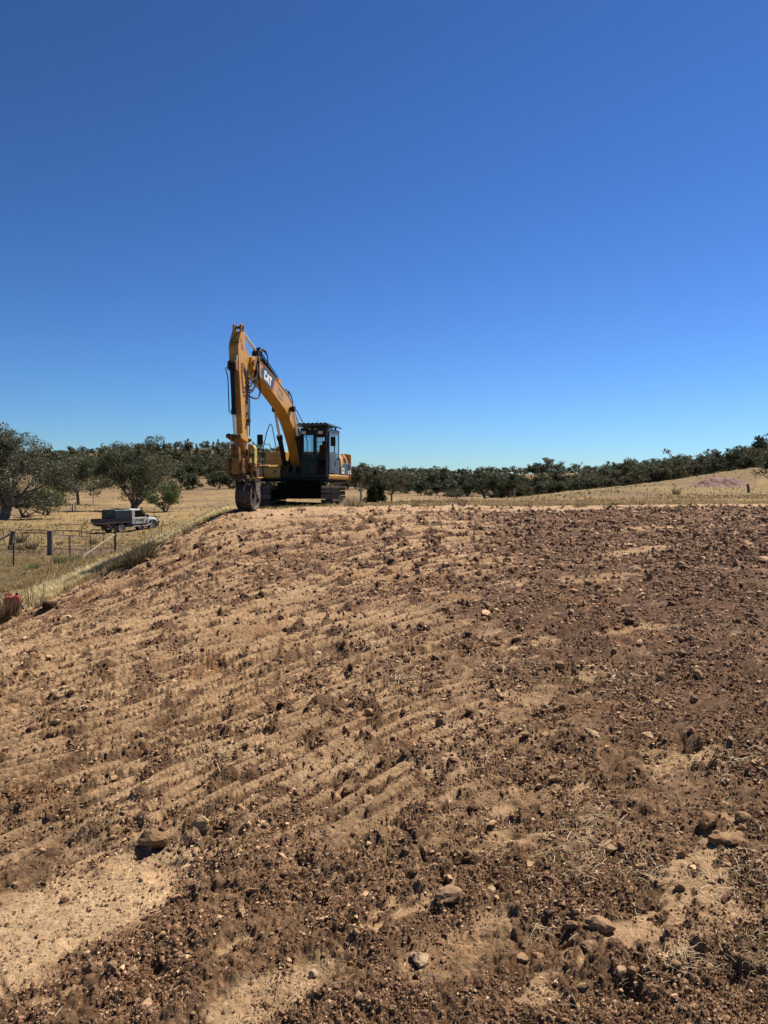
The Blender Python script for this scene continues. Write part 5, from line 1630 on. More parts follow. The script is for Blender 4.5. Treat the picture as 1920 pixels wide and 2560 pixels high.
# --- stick
SYC, SW = -0.085, 0.15
spf = [(6.02, 5.37), (6.28, 5.37), (6.44, 5.12), (6.55, 4.88), (6.50, 4.3), (6.26, 2.5), (6.14, 1.86), (6.05, 1.72), (5.9, 1.72), (5.80, 1.86), (5.74, 2.4), (5.72, 3.7), (5.60, 4.15), (5.42, 4.40), (5.42, 4.62), (5.60, 4.78), (5.88, 4.92)]
stick = MB().prism(spf, SYC - SW, SYC + SW).build('stick', YEL, ex, 0.012)
MB().box(6.47, 6.50, SYC - SW - 0.002, SYC + SW + 0.002, 5.0, 5.02).build('weld_seam', RST, stick)
for ysd in (-1, 1):
    MB().prism([(5.98, 5.3), (6.28, 5.36), (6.26, 5.58), (6.12, 5.64), (6.0, 5.56)], SYC + ysd * 0.11 - 0.022, SYC + ysd * 0.11 + 0.022).build('pin_ear', WRN, stick, 0.006)
cyl((6.13, SYC - 0.17, 5.52), (6.13, SYC + 0.17, 5.52), 0.045).build('stick_pin', STL, stick)
cyl((5.56, BYC - 0.27, 4.55), (5.56, BYC + 0.27, 4.55), 0.10, 18).build('boom_tip_pin', WRN, ex)
# weathering straps and hose brackets down the stick's side
for z in (4.12, 3.98, 3.72, 3.42, 3.28, 2.95, 2.62):
    MB().box(5.86, 5.96, SYC + SW, SYC + SW + 0.05, z, z + 0.05).build('hose_bracket', RST, stick)
MB().tube([(5.92, SYC + SW + 0.04, 4.3), (5.9, SYC + SW + 0.05, 3.6), (5.88, SYC + SW + 0.05, 2.6)], 0.018, 6).build('hydraulic_line', RST, stick)
MB().tube([(5.78, SYC + SW + 0.03, 4.0), (5.76, SYC + SW + 0.05, 3.2), (5.8, SYC + SW + 0.05, 2.3)], 0.016, 6).build('hydraulic_line', BLK, stick)
w = MB().tube([(5.86, SYC + SW, 2.76), (5.86, SYC + SW + 0.1, 2.76)], 0.06, 10).build('valve', RST, stick)
# stick numbers on the side near the top
text_mesh('W 320', 0.16, RST, stick, Matrix.Translation((6.27, SYC + SW + 0.002, 4.98)) @ TXT @ Matrix.Rotation(math.radians(-68), 4, 'Z'), sx_=0.8, weight=0.01)

# stick cylinder on top of the boom
a_ = Vector((2.75, BYC, 4.36)); b_ = Vector((6.13, BYC, 5.52)); dd = (b_ - a_).normalized()
c_ = MB(); c_.tube([a_, a_ + dd * 2.05], 0.085, 16); c_.tube([a_ + dd * 1.95, a_ + dd * 2.12], 0.105, 16)
sc_ = c_.build('stick_cylinder', BLK, ex)
cyl(a_ + dd * 2.1, b_, 0.045, 12).build('rod', CHR, sc_)
w = MB(); w.tube([a_ + dd * 0.2 + Vector((0, 0, 0.12)), a_ + dd * 1.0 + Vector((0, 0, 0.13)), a_ + dd * 1.95 + Vector((0, 0, 0.12))], 0.016, 6)
w.build('oil_pipe', BLK, sc_)
w = MB(); w.tube([a_ + dd * 0.2 + Vector((0, 0.1, 0.06)), a_ + dd * 1.95 + Vector((0, 0.1, 0.05))], 0.016, 6)
w.build('oil_pipe', BLK, sc_)
MB().prism([(2.55, 4.1), (3.05, 4.22), (2.85, 4.45), (2.68, 4.45)], BYC - 0.12, BYC + 0.12).build('cylinder_bracket', YEL, boom)
# valve block with fittings at the boom end
vb = MB(); vb.box(4.45, 4.85, -0.15, 0.05, 4.83, 5.02)
for (x, z) in ((4.5, 5.05), (4.62, 5.1), (4.75, 5.06)): vb.tube([(x, 0.0, z - 0.06), (x, 0.02, z + 0.09)], 0.035, 8); vb.tube([(x, -0.1, z - 0.06), (x, -0.1, z + 0.07)], 0.03, 8)
vb.build('valve_block', BLK, boom)
for k2 in range(4):
    MB().tube([(4.45 + 0.1 * k2, 0.03, 5.06), (4.3 + 0.1 * k2, 0.1, 5.14), (4.15, 0.12, 4.98), (4.05, 0.1, 4.7)], 0.017, 6).build('hose', BLK, boom)
# big hose loops between boom and stick
for k2, (yo_, dz_, bend, xo) in enumerate(((0.24, 0.0, 1.0, 0), (0.20, 0.08, 0.85, 0.06), (0.27, -0.12, 1.15, -0.05), (0.22, -0.3, 0.7, 0.1), (0.30, 0.02, 0.5, 0.02))):
    y1_ = BYC + yo_
    pts = []
    P0 = Vector((5.05, y1_ - 0.12, 4.80)); P1 = Vector((5.45 - 0.05 * k2, y1_, 4.86)); P2 = Vector((5.50 + xo - 0.35 * bend, y1_ + 0.04, 3.75 + dz_)); P3 = Vector((5.88, SYC + SW + 0.05, 3.62 + dz_ + 0.1 * k2))
    for i in range(13):
        t = i / 12
        pts.append(P0 * (1 - t) ** 3 + P1 * 3 * t * (1 - t) ** 2 + (P1 * 0.0 + P2 * 1.0) * 3 * t * t * (1 - t) + P3 * t ** 3)
    MB().tube(pts, 0.021, 7).build('hose', RUB, ex)
pts = [(5.1, BYC + 0.25, 4.78), (5.28, BYC + 0.28, 4.62), (5.25, BYC + 0.28, 4.1), (5.1, BYC + 0.27, 3.72), (5.22, BYC + 0.25, 3.50), (5.55, BYC + 0.2, 3.46), (5.85, SYC + SW + 0.05, 3.52)]
def smooth(pts, n=4):
    pts = [Vector(p) for p in pts]
    for _ in range(n):
        q2 = [pts[0]]
        for i in range(len(pts) - 1): q2 += [pts[i].lerp(pts[i + 1], 0.25), pts[i].lerp(pts[i + 1], 0.75)]
        pts = q2 + [pts[-1]]
    return pts


MB().tube(smooth(pts, 2), 0.026, 8).build('hose', RUB, ex)
for k2 in range(3):
    MB().tube([(6.3, SYC + SW + 0.01, 4.42 - 0.1 * k2), (6.22, SYC + SW + 0.05, 4.36 - 0.1 * k2), (6.08, SYC + SW + 0.1, 4.08 - 0.12 * k2), (5.95, SYC + SW + 0.13, 4.0 - 0.12 * k2), (5.8, SYC + SW + 0.12, 4.02 - 0.11 * k2), (5.66, SYC + SW + 0.08, 4.2 - 0.1 * k2)], 0.017, 6).build('hose', RUB, ex)

# bucket cylinder in front of the stick
a_ = Vector((6.62, SYC, 4.30)); b_ = Vector((6.46, SYC - 0.0, 2.26)); dd = (b_ - a_).normalized()
c_ = MB(); c_.tube([a_, a_ + dd * 1.34], 0.075, 16); c_.tube([a_ + dd * 1.26, a_ + dd * 1.42], 0.095, 16); c_.tube([a_ - Vector((0, 0.1, 0)), a_ + Vector((0, 0.1, 0))], 0.09, 14)
bk = c_.build('bucket_cylinder', BLK, ex)
cyl(a_ + dd * 1.4, b_, 0.045, 12).build('rod', CHR, bk)
MB().tube([a_ + Vector((0.02, -0.12, 0)), a_ + Vector((0.06, -0.19, -0.08)), a_ + dd * 0.35 + Vector((0.02, -0.15, 0)), a_ + dd * 1.35 + Vector((0.02, -0.15, 0)), a_ + dd * 1.38 + Vector((0, -0.05, 0))], 0.016, 6).build('oil_pipe', BLK, bk)
for ysd in (-1, 1):
    MB().prism([(6.45, 4.15), (6.7, 4.2), (6.7, 4.42), (6.5, 4.5)], SYC + ysd * 0.115 - 0.018, SYC + ysd * 0.115 + 0.018).build('cylinder_bracket', WRN, stick, 0.005)
MB().box(6.5, 6.6, SYC + 0.09, SYC + 0.13, 4.45, 4.62).build('grease_bracket', M['lamp'], stick)
# linkage
cyl((6.46, SYC - 0.27, 2.26), (6.46, SYC + 0.22, 2.26), 0.058, 16).build('link_pin', RST, ex)
cyl((5.92, SYC - 0.22, 2.16), (5.92, SYC + 0.30, 2.16), 0.05, 16).build('link_pin', RST, ex)
for ysd in (-1, 1):
    w = MB()
    yy = SYC + ysd * 0.2
    w.prism([(5.86, 2.12), (5.92, 2.08), (6.5, 2.18), (6.54, 2.26), (6.48, 2.34), (5.9, 2.24)], yy - 0.025, yy + 0.025)
    w.build('idler_link', YEL if ysd > 0 else WRN, ex, 0.006)
w = MB()
for ysd in (-1, 1):
    yy = SYC + ysd * 0.095
    w.prism([(6.38, 2.30), (6.53, 2.30), (6.50, 1.85), (6.40, 1.42), (6.28, 1.42), (6.36, 1.9)], yy - 0.03, yy + 0.03)
w.box(6.34, 6.42, SYC - 0.08, SYC + 0.08, 1.6, 2.0)
w.build('bucket_link', WRN, ex, 0.008)
MB().box(6.54, 6.56, SYC - 0.12, SYC - 0.02, 2.02, 2.10).build('reflector', M['white'], ex)
cyl((6.33, SYC - 0.21, 1.46), (6.33, SYC + 0.21, 1.46), 0.06, 14).build('link_pin', RST, ex)
cyl((5.98, SYC - 0.25, 1.80), (5.98, SYC + 0.32, 1.80), 0.06, 14).build('link_pin', RST, ex)
# quick hitch
hq = MB()
hq.prism([(6.48, 1.60), (6.5, 1.2), (6.4, 1.08), (5.85, 1.12), (5.75, 1.3), (5.82, 1.55), (6.0, 1.9), (6.12, 1.9), (6.2, 1.6)], SYC - 0.25, SYC - 0.19)
hq.prism([(6.48, 1.60), (6.5, 1.2), (6.4, 1.08), (5.85, 1.12), (5.75, 1.3), (5.82, 1.55), (6.0, 1.9), (6.12, 1.9), (6.2, 1.6)], SYC + 0.19, SYC + 0.25)
hq.box(5.95, 6.4, SYC - 0.2, SYC + 0.2, 1.16, 1.5)
hq.box(6.4, 6.47, SYC - 0.12, SYC + 0.14, 1.12, 1.62)
hq.tube([(6.2, SYC - 0.2, 1.62), (6.2, SYC + 0.3, 1.62)], 0.075, 10)
hq.tube([(6.42, SYC - 0.27, 1.22), (6.42, SYC + 0.27, 1.22)], 0.06, 10)
hq.tube([(6.46, SYC - 0.26, 1.5), (6.40, SYC - 0.26, 1.35)], 0.07, 8)
hq.build('quick_hitch', WRN, ex, 0.008)
# yellow arched tilt bracket at the left of the hitch
ar = MB()
yb0, yb1 = SYC + 0.27, SYC + 0.47
arch = [(1.46, 0.0), (1.90, 0.0), (1.99, 0.05), (2.02, 0.10), (1.99, 0.17), (1.90, 0.21), (1.46, 0.21)]
for i in range(len(arch) - 1):
    (za, ya), (zb2, yb2) = arch[i], arch[i + 1]
    ar.add([(5.92, yb0 + ya, za), (6.12, yb0 + ya, za), (6.12, yb0 + yb2, zb2), (5.92, yb0 + yb2, zb2)] + [(5.92, yb0 + 0.105 + (ya - 0.105) * 0.72, 1.75 + (za - 1.75) * 0.86), (6.12, yb0 + 0.105 + (ya - 0.105) * 0.72, 1.75 + (za - 1.75) * 0.86), (6.12, yb0 + 0.105 + (yb2 - 0.105) * 0.72, 1.75 + (zb2 - 1.75) * 0.86), (5.92, yb0 + 0.105 + (yb2 - 0.105) * 0.72, 1.75 + (zb2 - 1.75) * 0.86)],
           [(0, 1, 2, 3), (7, 6, 5, 4), (0, 4, 5, 1), (1, 5, 6, 2), (2, 6, 7, 3), (3, 7, 4, 0)])
ar.build('tilt_bracket', M['brightyellow'], ex)
w = MB(); w.box(5.94, 6.1, yb0, yb0 + 0.22, 1.34, 1.46); w.tube([(6.02, yb0 + 0.03, 1.7), (6.02, yb0 + 0.17, 1.66)], 0.07, 10); w.prism([(5.95, 1.34), (6.12, 1.34), (6.1, 1.08), (6.0, 1.08)], yb0 + 0.0, yb0 + 0.14)
w.build('hitch_lug', WRN, ex, 0.01)
w = MB(); w.tube([(5.98, yb0 + 0.16, 1.16), (5.98, yb0 + 0.26, 1.16)], 0.12, 14); w.tube([(6.1, yb0 - 0.02, 1.10), (6.1, yb0 + 0.08, 1.10)], 0.09, 12)
w.build('hook_boss', RST, ex)
# mounting frame of the wheel
mf = MB()
mf.box(5.86, 6.46, SYC - 0.14, SYC + 0.36, 0.98, 1.10)
mf.box(6.0, 6.42, SYC - 0.12, SYC + 0.22, 1.10, 1.36)
mf.build('mounting_head', RST, ex, 0.015)
WC = Vector((6.12, 0.17, 0.475)); WR, WH = 0.425, 0.24
pp = MB(); pp.add([(5.86, 0.30, 0.995), (6.3, 0.30, 0.995), (6.3, 0.56, 1.045), (5.86, 0.56, 1.045), (5.86, 0.30, 0.965), (6.3, 0.30, 0.965), (6.3, 0.56, 1.015), (5.86, 0.56, 1.015)], [(0, 1, 2, 3), (7, 6, 5, 4), (0, 4, 5, 1), (1, 5, 6, 2), (2, 6, 7, 3), (3, 7, 4, 0)])
plate = pp.build('top_plate', M['brightyellow'], ex, 0.006)
for k2 in range(4):
    MB().tube([(5.95 + 0.1 * k2, 0.38 + 0.03 * k2, 1.0), (5.95 + 0.1 * k2, 0.38 + 0.03 * k2, 1.045 + 0.004 * k2)], 0.018, 8).build('bolt_hole', BLK, plate)
for ysd, yy in ((1, WC.y + WH + 0.07), (-1, WC.y - WH - 0.07)):
    leg = MB().prism([(5.88, 1.0), (6.34, 1.0), (6.22, 0.48), (6.12, 0.40), (6.02, 0.48)], yy - 0.018, yy + 0.018)
    leg.tube([(WC.x, yy - ysd * 0.02, WC.z), (WC.x, yy + ysd * 0.05, WC.z)], 0.085, 16)
    leg.build('fork_leg', STL, ex, 0.006)
# padfoot drum: hollow rim with flat ring ends and pads
dm = MB(); N_ = 44
vs, fs = [], []
ringr = [(-WH, WR * 0.80), (-WH, WR), (WH, WR), (WH, WR * 0.80), (WH - 0.06, WR * 0.78), (WH - 0.06, 0.10), (-WH + 0.06, 0.10), (-WH + 0.06, WR * 0.78)]
for (yy, r_) in ringr:
    for k2 in range(N_):
        a = 2 * math.pi * k2 / N_
        vs.append((r_ * math.cos(a), yy, r_ * math.sin(a)))
for L_ in range(len(ringr)):
    L2 = (L_ + 1) % len(ringr)
    for k2 in range(N_):
        j = (k2 + 1) % N_
        fs.append((L_ * N_ + k2, L_ * N_ + j, L2 * N_ + j, L2 * N_ + k2))
dm.add(vs, fs, True)
drum = dm.build('padfoot_drum', M['drum'], ex); drum.location = WC
rim = MB()
vs, fs = [], []
for (yy, r_) in ((WH + 0.001, WR * 1.0), (WH + 0.008, WR * 0.99), (WH + 0.008, WR * 0.82), (WH + 0.001, WR * 0.81)):
    for k2 in range(N_):
        a = 2 * math.pi * k2 / N_; vs.append((r_ * math.cos(a), yy, r_ * math.sin(a)))
for L_ in range(3):
    for k2 in range(N_):
        j = (k2 + 1) % N_; fs.append((L_ * N_ + k2, L_ * N_ + j, (L_ + 1) * N_ + j, (L_ + 1) * N_ + k2))
rim.add(vs, fs); rim.build('drum_rim', STL, drum)
pad0 = None
padm = MB(); padm.add([(-0.045, -0.04, 0), (0.045, -0.04, 0), (0.045, 0.04, 0), (-0.045, 0.04, 0), (-0.028, -0.028, 0.05), (0.028, -0.028, 0.05), (0.028, 0.028, 0.05), (-0.028, 0.028, 0.05)], [(3, 2, 1, 0), (4, 5, 6, 7), (0, 1, 5, 4), (1, 2, 6, 5), (2, 3, 7, 6), (3, 0, 4, 7)])
for rowi, yy in enumerate((-0.165, 0.0, 0.165)):
    for k2 in range(9):
        a = 2 * math.pi * (k2 + 0.5 * (rowi % 2)) / 9
        if pad0 is None: o = pad0 = padm.build('pad_foot', M['drum'], drum)
        else: o = clone(pad0, drum)
        o.matrix_local = Matrix.Rotation(a, 4, 'Y') @ Matrix.Translation((0, yy, WR - 0.005))
# end cover of the boom foot area: dark catwalk under the cab
MB().box(0.4, 1.3, 0.36, 1.34, 0.97, 1.05).build('cab_mount', BLK, ex, 0.02)

# ---------------------------------------------------------------- parked utility truck (x = forward, y = its left)
ux, uy, uz = at(285, 63.5)
ut = empty('utility_truck', (ux, uy, gz(ux, uy)), math.radians(56))
tag(ut, 'silver four-wheel-drive truck with charcoal canopy on its tray, parked beyond the gate', 'truck')
SIL, CNP = M['silver'], M['canopy']
XR, XFW = 0.0, 3.18      # axles
ch = MB(); ch.box(-1.4, 3.5, -0.42, -0.34, 0.55, 0.68); ch.box(-1.4, 3.5, 0.34, 0.42, 0.55, 0.68)
ch.tube([(XR, -0.7, 0.42), (XR, 0.7, 0.42)], 0.06, 10); ch.tube([(XFW, -0.7, 0.42), (XFW, 0.7, 0.42)], 0.06, 10); ch.box(0.4, 1.6, -0.3, 0.3, 0.42, 0.62)
ch.build('chassis', BLK, ut)
def spf_(pts, y0, y1): return MB().prism(pts, y0, y1)
body = MB()
body.prism([(1.12, 0.68), (2.62, 0.68), (2.62, 1.22), (2.56, 1.26), (1.12, 1.22)], -0.85, 0.85)     # lower cab
MB().prism([(1.12, 1.86), (1.2, 1.93), (2.0, 1.93), (2.12, 1.87), (2.10, 1.835), (1.12, 1.835)], -0.73, 0.73).build('roof', M['white'], ut, 0.02)  # silver roof coloured white: the sun on it is in the colour
for ysd in (-1, 1):
    body.prism([(1.12, 1.2), (1.42, 1.2), (1.40, 1.82), (1.12, 1.84)], ysd * 0.80 - 0.03, ysd * 0.80 + 0.02)  # b pillar
    body.prism([(2.56, 1.22), (2.64, 1.22), (2.15, 1.86), (2.05, 1.84)], ysd * 0.78 - 0.03, ysd * 0.78 + 0.03)  # a pillar
    body.prism([(1.4, 1.80), (2.12, 1.80), (2.1, 1.86), (1.4, 1.86)], ysd * 0.76 - 0.04, ysd * 0.76 + 0.02)
cabu = body.build('body', SIL, ut, 0.03)
hood_ = MB(); hood_.prism([(2.6, 0.95), (3.62, 0.95), (3.66, 1.10), (3.55, 1.18), (2.6, 1.26)], -0.70, 0.70); hood_.prism([(2.75, 1.25), (3.2, 1.2), (3.2, 1.28), (2.8, 1.33)], -0.22, 0.22)
hood_.build('bonnet', M['white'], ut, 0.03)  # bonnet of the same silver, whitened to stand for sunlight
for ysd in (-1, 1):
    w = MB()
    arc = [(XFW + 0.50 * math.cos(a), 0.42 + 0.50 * math.sin(a)) for a in [math.radians(d_) for d_ in range(8, 176, 14)]]
    w.prism([(3.70, 0.62), (3.70, 1.02), (3.5, 1.06), (2.6, 1.10), (2.6, 0.62)] + [(x, z) for x, z in reversed(arc)], ysd * 0.80 - 0.12, ysd * 0.80 + 0.09)
    w.build('fender', SIL if False else M['silver'], ut, 0.02)
    w = MB()
    o2 = [(XFW + 0.60 * math.cos(math.radians(d_)), 0.42 + 0.58 * math.sin(math.radians(d_))) for d_ in range(0, 181, 12)]
    i2 = [(XFW + 0.49 * math.cos(math.radians(d_)), 0.42 + 0.48 * math.sin(math.radians(d_))) for d_ in range(180, -1, -12)]
    w.prism(o2 + i2, ysd * 0.89 - 0.03, ysd * 0.89 + 0.05)
    w.build('wheel_arch_flare', BLK, ut)
    w = MB(); w.prism([(1.42, 0.70), (2.58, 0.70), (2.6, 1.2), (1.43, 1.2)], ysd * 0.855 - 0.01, ysd * 0.855 + 0.012)
    dr_ = w.build('door', SIL, ut, 0.01)
    MB().prism([(1.44, 1.22), (2.56, 1.22), (2.14, 1.80), (1.44, 1.80)], ysd * 0.80 - 0.006, ysd * 0.80 + 0.006).build('side_window', M['tint'], dr_)
    MB().box(1.52, 1.68, ysd * 0.88 - 0.012, ysd * 0.88 + 0.012, 1.05, 1.09).build('handle', BLK, dr_)
    MB().prism([(1.72, 0.93), (2.25, 0.95), (2.2, 1.08), (1.78, 1.06)], ysd * 0.869 - 0.002, ysd * 0.869 + 0.002).build('door_sign', M['charcoal'], dr_)
    MB().box(2.50, 2.58, ysd * 1.02 - 0.12, ysd * 1.02 + 0.10, 1.22, 1.46).build('mirror', BLK, ut, 0.02)
    w = MB(); w.box(1.2, 2.66, ysd * 0.92 - 0.06, ysd * 0.92 + 0.06, 0.52, 0.57); w.build('side_step', M['steel'], ut, 0.01)
    w = MB(); w.box(1.2, 2.66, ysd * 0.98 - 0.012, ysd * 0.98 + 0.012, 0.5, 0.53); w.tube([(2.6, ysd * 0.95, 0.54), (3.0, ysd * 0.95, 0.7), (3.1, ysd * 0.95, 0.95)], 0.025, 6); w.build('brush_rail', M['white'], ut)
MB().add([(2.60, -0.70, 1.25), (2.60, 0.70, 1.25), (2.13, 0.64, 1.84), (2.13, -0.64, 1.84)], [(0, 1, 2, 3)]).add([(2.585, -0.70, 1.25), (2.585, 0.70, 1.25), (2.115, 0.64, 1.84), (2.115, -0.64, 1.84)], [(3, 2, 1, 0)]).build('windscreen', M['tint'], ut)
MB().box(1.13, 1.14, -0.6, 0.6, 1.3, 1.75).build('rear_window', M['tint'], ut)
# bull bar, snorkel
bb = MB(); bb.box(3.74, 3.92, -0.88, 0.88, 0.62, 0.86)
for yy in (-0.45, -0.15, 0.15, 0.45): bb.tube([(3.85, yy, 0.85), (3.88, yy, 1.2)], 0.028, 6)
bb.tube([(3.7, -0.88, 0.85), (3.8, -0.82, 1.12), (3.88, -0.6, 1.22), (3.88, 0.6, 1.22), (3.8, 0.82, 1.12), (3.7, 0.88, 0.85)], 0.035, 8)
bb.build('bull_bar', BLK, ut, 0.0)
MB().box(3.66, 3.72, -0.55, 0.55, 0.85, 1.12).build('grille', BLK, ut)
for yy in (-0.62, 0.62): MB().tube([(3.62, yy, 1.0), (3.70, yy, 1.0)], 0.09, 12).build('headlight', M['lamp'], ut)
sn = MB(); sn.tube([(2.85, -0.80, 1.12), (2.68, -0.82, 1.25), (2.16, -0.78, 1.88), (2.14, -0.78, 2.0)], 0.04, 8); sn.box(2.08, 2.24, -0.84, -0.72, 1.96, 2.06)
sn.build('snorkel', BLK, ut)
# tray, canopy, tail box, tool drawers
tr = MB(); tr.box(-1.52, 1.06, -0.93, 0.93, 0.84, 0.90); tr.box(-1.5, 1.05, -0.7, 0.7, 0.74, 0.84)
tr.build('tray', M['charcoal'], ut, 0.008)
MB().box(-1.52, 1.06, -0.95, -0.93, 0.86, 0.90).build('tray_rail', M['steel'], ut)
ts = MB(); ts.box(-1.54, -0.60, -0.93, -0.90, 0.90, 1.17); ts.box(-1.54, -0.60, 0.90, 0.93, 0.90, 1.17); ts.box(-1.55, -1.52, -0.93, 0.93, 0.88, 1.17)
ts.build('tray_sides', CNP, ut, 0.006)
cn_ = MB(); 
prof = [(-0.92, 0.90), (-0.93, 1.25), (-0.84, 1.86), (-0.78, 1.90), (0.78, 1.90), (0.84, 1.86), (0.93, 1.25), (0.92, 0.90)]
vs = [(-0.55, y, z) for y, z in prof] + [(1.06, y, z) for y, z in prof]; npf = len(prof)
cn_.add(vs, [tuple(range(npf)), tuple(reversed(range(npf, 2 * npf)))] + [((i + 1) % npf, i, i + npf, (i + 1) % npf + npf) for i in range(npf)])
can = cn_.build('canopy', CNP, ut, 0.012)
MB().box(-0.56, -0.552, -0.55, 0.35, 1.52, 1.78).build('rear_hatch_window', M['tint'], can)
MB().box(-0.575, -0.55, -0.80, 0.80, 1.18, 1.2).build('hatch_trim', M['charcoal'], can)
w = MB(); w.tube([(0.2, -0.7, 1.94), (0.25, -0.7, 1.99), (0.95, -0.7, 1.99), (1.0, -0.7, 1.94)], 0.018, 6); w.tube([(0.2, 0.7, 1.94), (0.25, 0.7, 1.99), (0.95, 0.7, 1.99), (1.0, 0.7, 1.94)], 0.018, 6); w.box(0.2, 1.0, -0.7, 0.7, 1.94, 1.965)
w.build('roof_rack', BLK, ut)
for ysd in (-1, 1):
    w = MB(); w.box(0.5, 1.04, ysd * 0.78 - 0.13, ysd * 0.78 + 0.13, 0.48, 0.83); w.build('under_tray_box', CNP, ut, 0.01)
    w = MB(); w.box(-1.4, -0.5, ysd * 0.78 - 0.13, ysd * 0.78 + 0.13, 0.62, 0.82); w.build('under_tray_box', CNP, ut, 0.01)
    MB().box(-1.56, -1.52, ysd * 0.75 - 0.12, ysd * 0.75 + 0.12, 0.72, 0.82).build('tail_light', M['red'], ut)
    MB().box(-0.62, -0.5, ysd * 0.80 - 0.1, ysd * 0.80 + 0.1, 0.3, 0.62).build('mud_flap', RUB, ut)
for (xx, ysd) in ((XR, -1), (XR, 1), (XFW, -1), (XFW, 1)):
    ty = MB()
    vs, fs = [], []; N2 = 28
    pr = [(-0.11, 0.26), (-0.13, 0.34), (-0.10, 0.41), (0.10, 0.41), (0.13, 0.34), (0.11, 0.26)]
    for (yy, r_) in pr:
        for k2 in range(N2):
            a = 2 * math.pi * k2 / N2; vs.append((r_ * math.cos(a), yy, r_ * math.sin(a)))
    for L_ in range(len(pr)):
        L2 = (L_ + 1) % len(pr)
        for k2 in range(N2):
            j = (k2 + 1) % N2; fs.append((L_ * N2 + k2, L_ * N2 + j, L2 * N2 + j, L2 * N2 + k2))
    ty.add(vs, fs, True)
    wh = empty('wheel'); wh.parent = ut; wh.location = (xx, ysd * 0.80, 0.41)
    t_ = ty.build('tyre', RUB, wh)
    rm = MB(); rm.tube([(0, -0.05 * 1, 0), (0, 0.05, 0)], 0.10, 12)
    vs, fs = [], []
    pr = [(-0.10, 0.265), (-0.10, 0.22), (0.0, 0.20), (0.10, 0.22), (0.10, 0.265)]
    for (yy, r_) in pr:
        for k2 in range(N2):
            a = 2 * math.pi * k2 / N2; vs.append((r_ * math.cos(a), yy, r_ * math.sin(a)))
    for L_ in range(len(pr) - 1):
        for k2 in range(N2):
            j = (k2 + 1) % N2; fs.append((L_ * N2 + k2, L_ * N2 + j, (L_ + 1) * N2 + j, (L_ + 1) * N2 + k2))
    rm.add(vs, fs, True)
    for k2 in range(6):
        rm.box(-0.03, 0.03, ysd * 0.03 - 0.02, ysd * 0.03 + 0.02, 0.06, 0.22, Matrix.Rotation(k2 * math.pi / 3, 4, 'Y'))
    rm.build('rim', M['silver'], wh)
# red can riding on the tray
w = MB(); w.box(-0.11, 0.11, -0.16, 0.16, 0, 0.2); w.tube([(0, -0.1, 0.22), (0, 0.1, 0.22)], 0.02, 6)
o = w.build('gear_bag', M['red'], None, 0.03)
p = ut.matrix_basis @ Vector((-0.78, -0.25, 0.0))
RZ = Matrix.Rotation(math.radians(56), 4, 'Z')
pos = Vector((ux, uy, gz(ux, uy))) + RZ @ Vector((-0.80, 0.1, 1.02)); o.location = pos; o.rotation_euler = (0, 0, math.radians(60))
tag(o, 'red bag on the open tray behind the charcoal canopy of the parked truck', 'bag')
tl = MB(); tl.box(-0.45, 0.45, -0.55, 0.55, 0, 0.12); o = tl.build('tray_cargo', M['charcoal'], None, 0.01)
o.location = Vector((ux, uy, gz(ux, uy))) + RZ @ Vector((-1.06, 0.0, 0.90)); o.rotation_euler = (0, 0, math.radians(56))
tag(o, 'flat dark case lying on the open tray of the parked truck', 'case')

# ---------------------------------------------------------------- gates, posts and pipes by the track
def wp(u, v, D):
    a, b = ray(u, v); return Vector((a * D, D, b * D))


def post(name, u, vtop, vbot, D, r, mat, label, cat='post', n=8, lean=0.0, taper=0.9, group=None, square=False):
    b = wp(u, vbot, D); t = wp(u + lean, vtop, D)
    zb = gz(b.x, b.y)
    h = t.z - zb
    w = MB()
    k_ = [Vector((0, 0, -0.35)), Vector((0, 0, 0.05)), Vector(((t.x - b.x) * 0.5, 0, h * 0.5)), Vector((t.x - b.x, 0, h))]
    w.tube(k_, [r * 1.05, r, r * 0.97, r * taper], n)
    o = w.build(name, mat, None)
    o.location = (b.x, b.y, zb)
    return tag(o, label, cat, group), b, h, zb


def picket(u, vtop, vbot, D, label, lean=0.0, group=None):
    b = wp(u, vbot, D); t = wp(u + lean, vtop, D); zb = gz(b.x, b.y); h = t.z - zb
    w = MB()
    dx_ = (t.x - b.x)
    for a in (0.3, 2.4, 4.5):
        c, s = math.cos(a) * 0.03, math.sin(a) * 0.03
        w.add([(0, 0, -0.2), (c, s, -0.2), (dx_ + c, s, h), (dx_, 0, h), (0.004, 0.004, -0.2), (c + 0.004, s + 0.004, -0.2), (dx_ + c + 0.004, s + 0.004, h), (dx_ + 0.004, 0.004, h)],
              [(0, 1, 2, 3), (7, 6, 5, 4), (0, 4, 5, 1), (1, 5, 6, 2), (2, 6, 7, 3), (3, 7, 4, 0)])
    o = w.build('steel_picket', M['picket'], None); o.location = (b.x, b.y, zb)
    return tag(o, label, 'fence post', group)


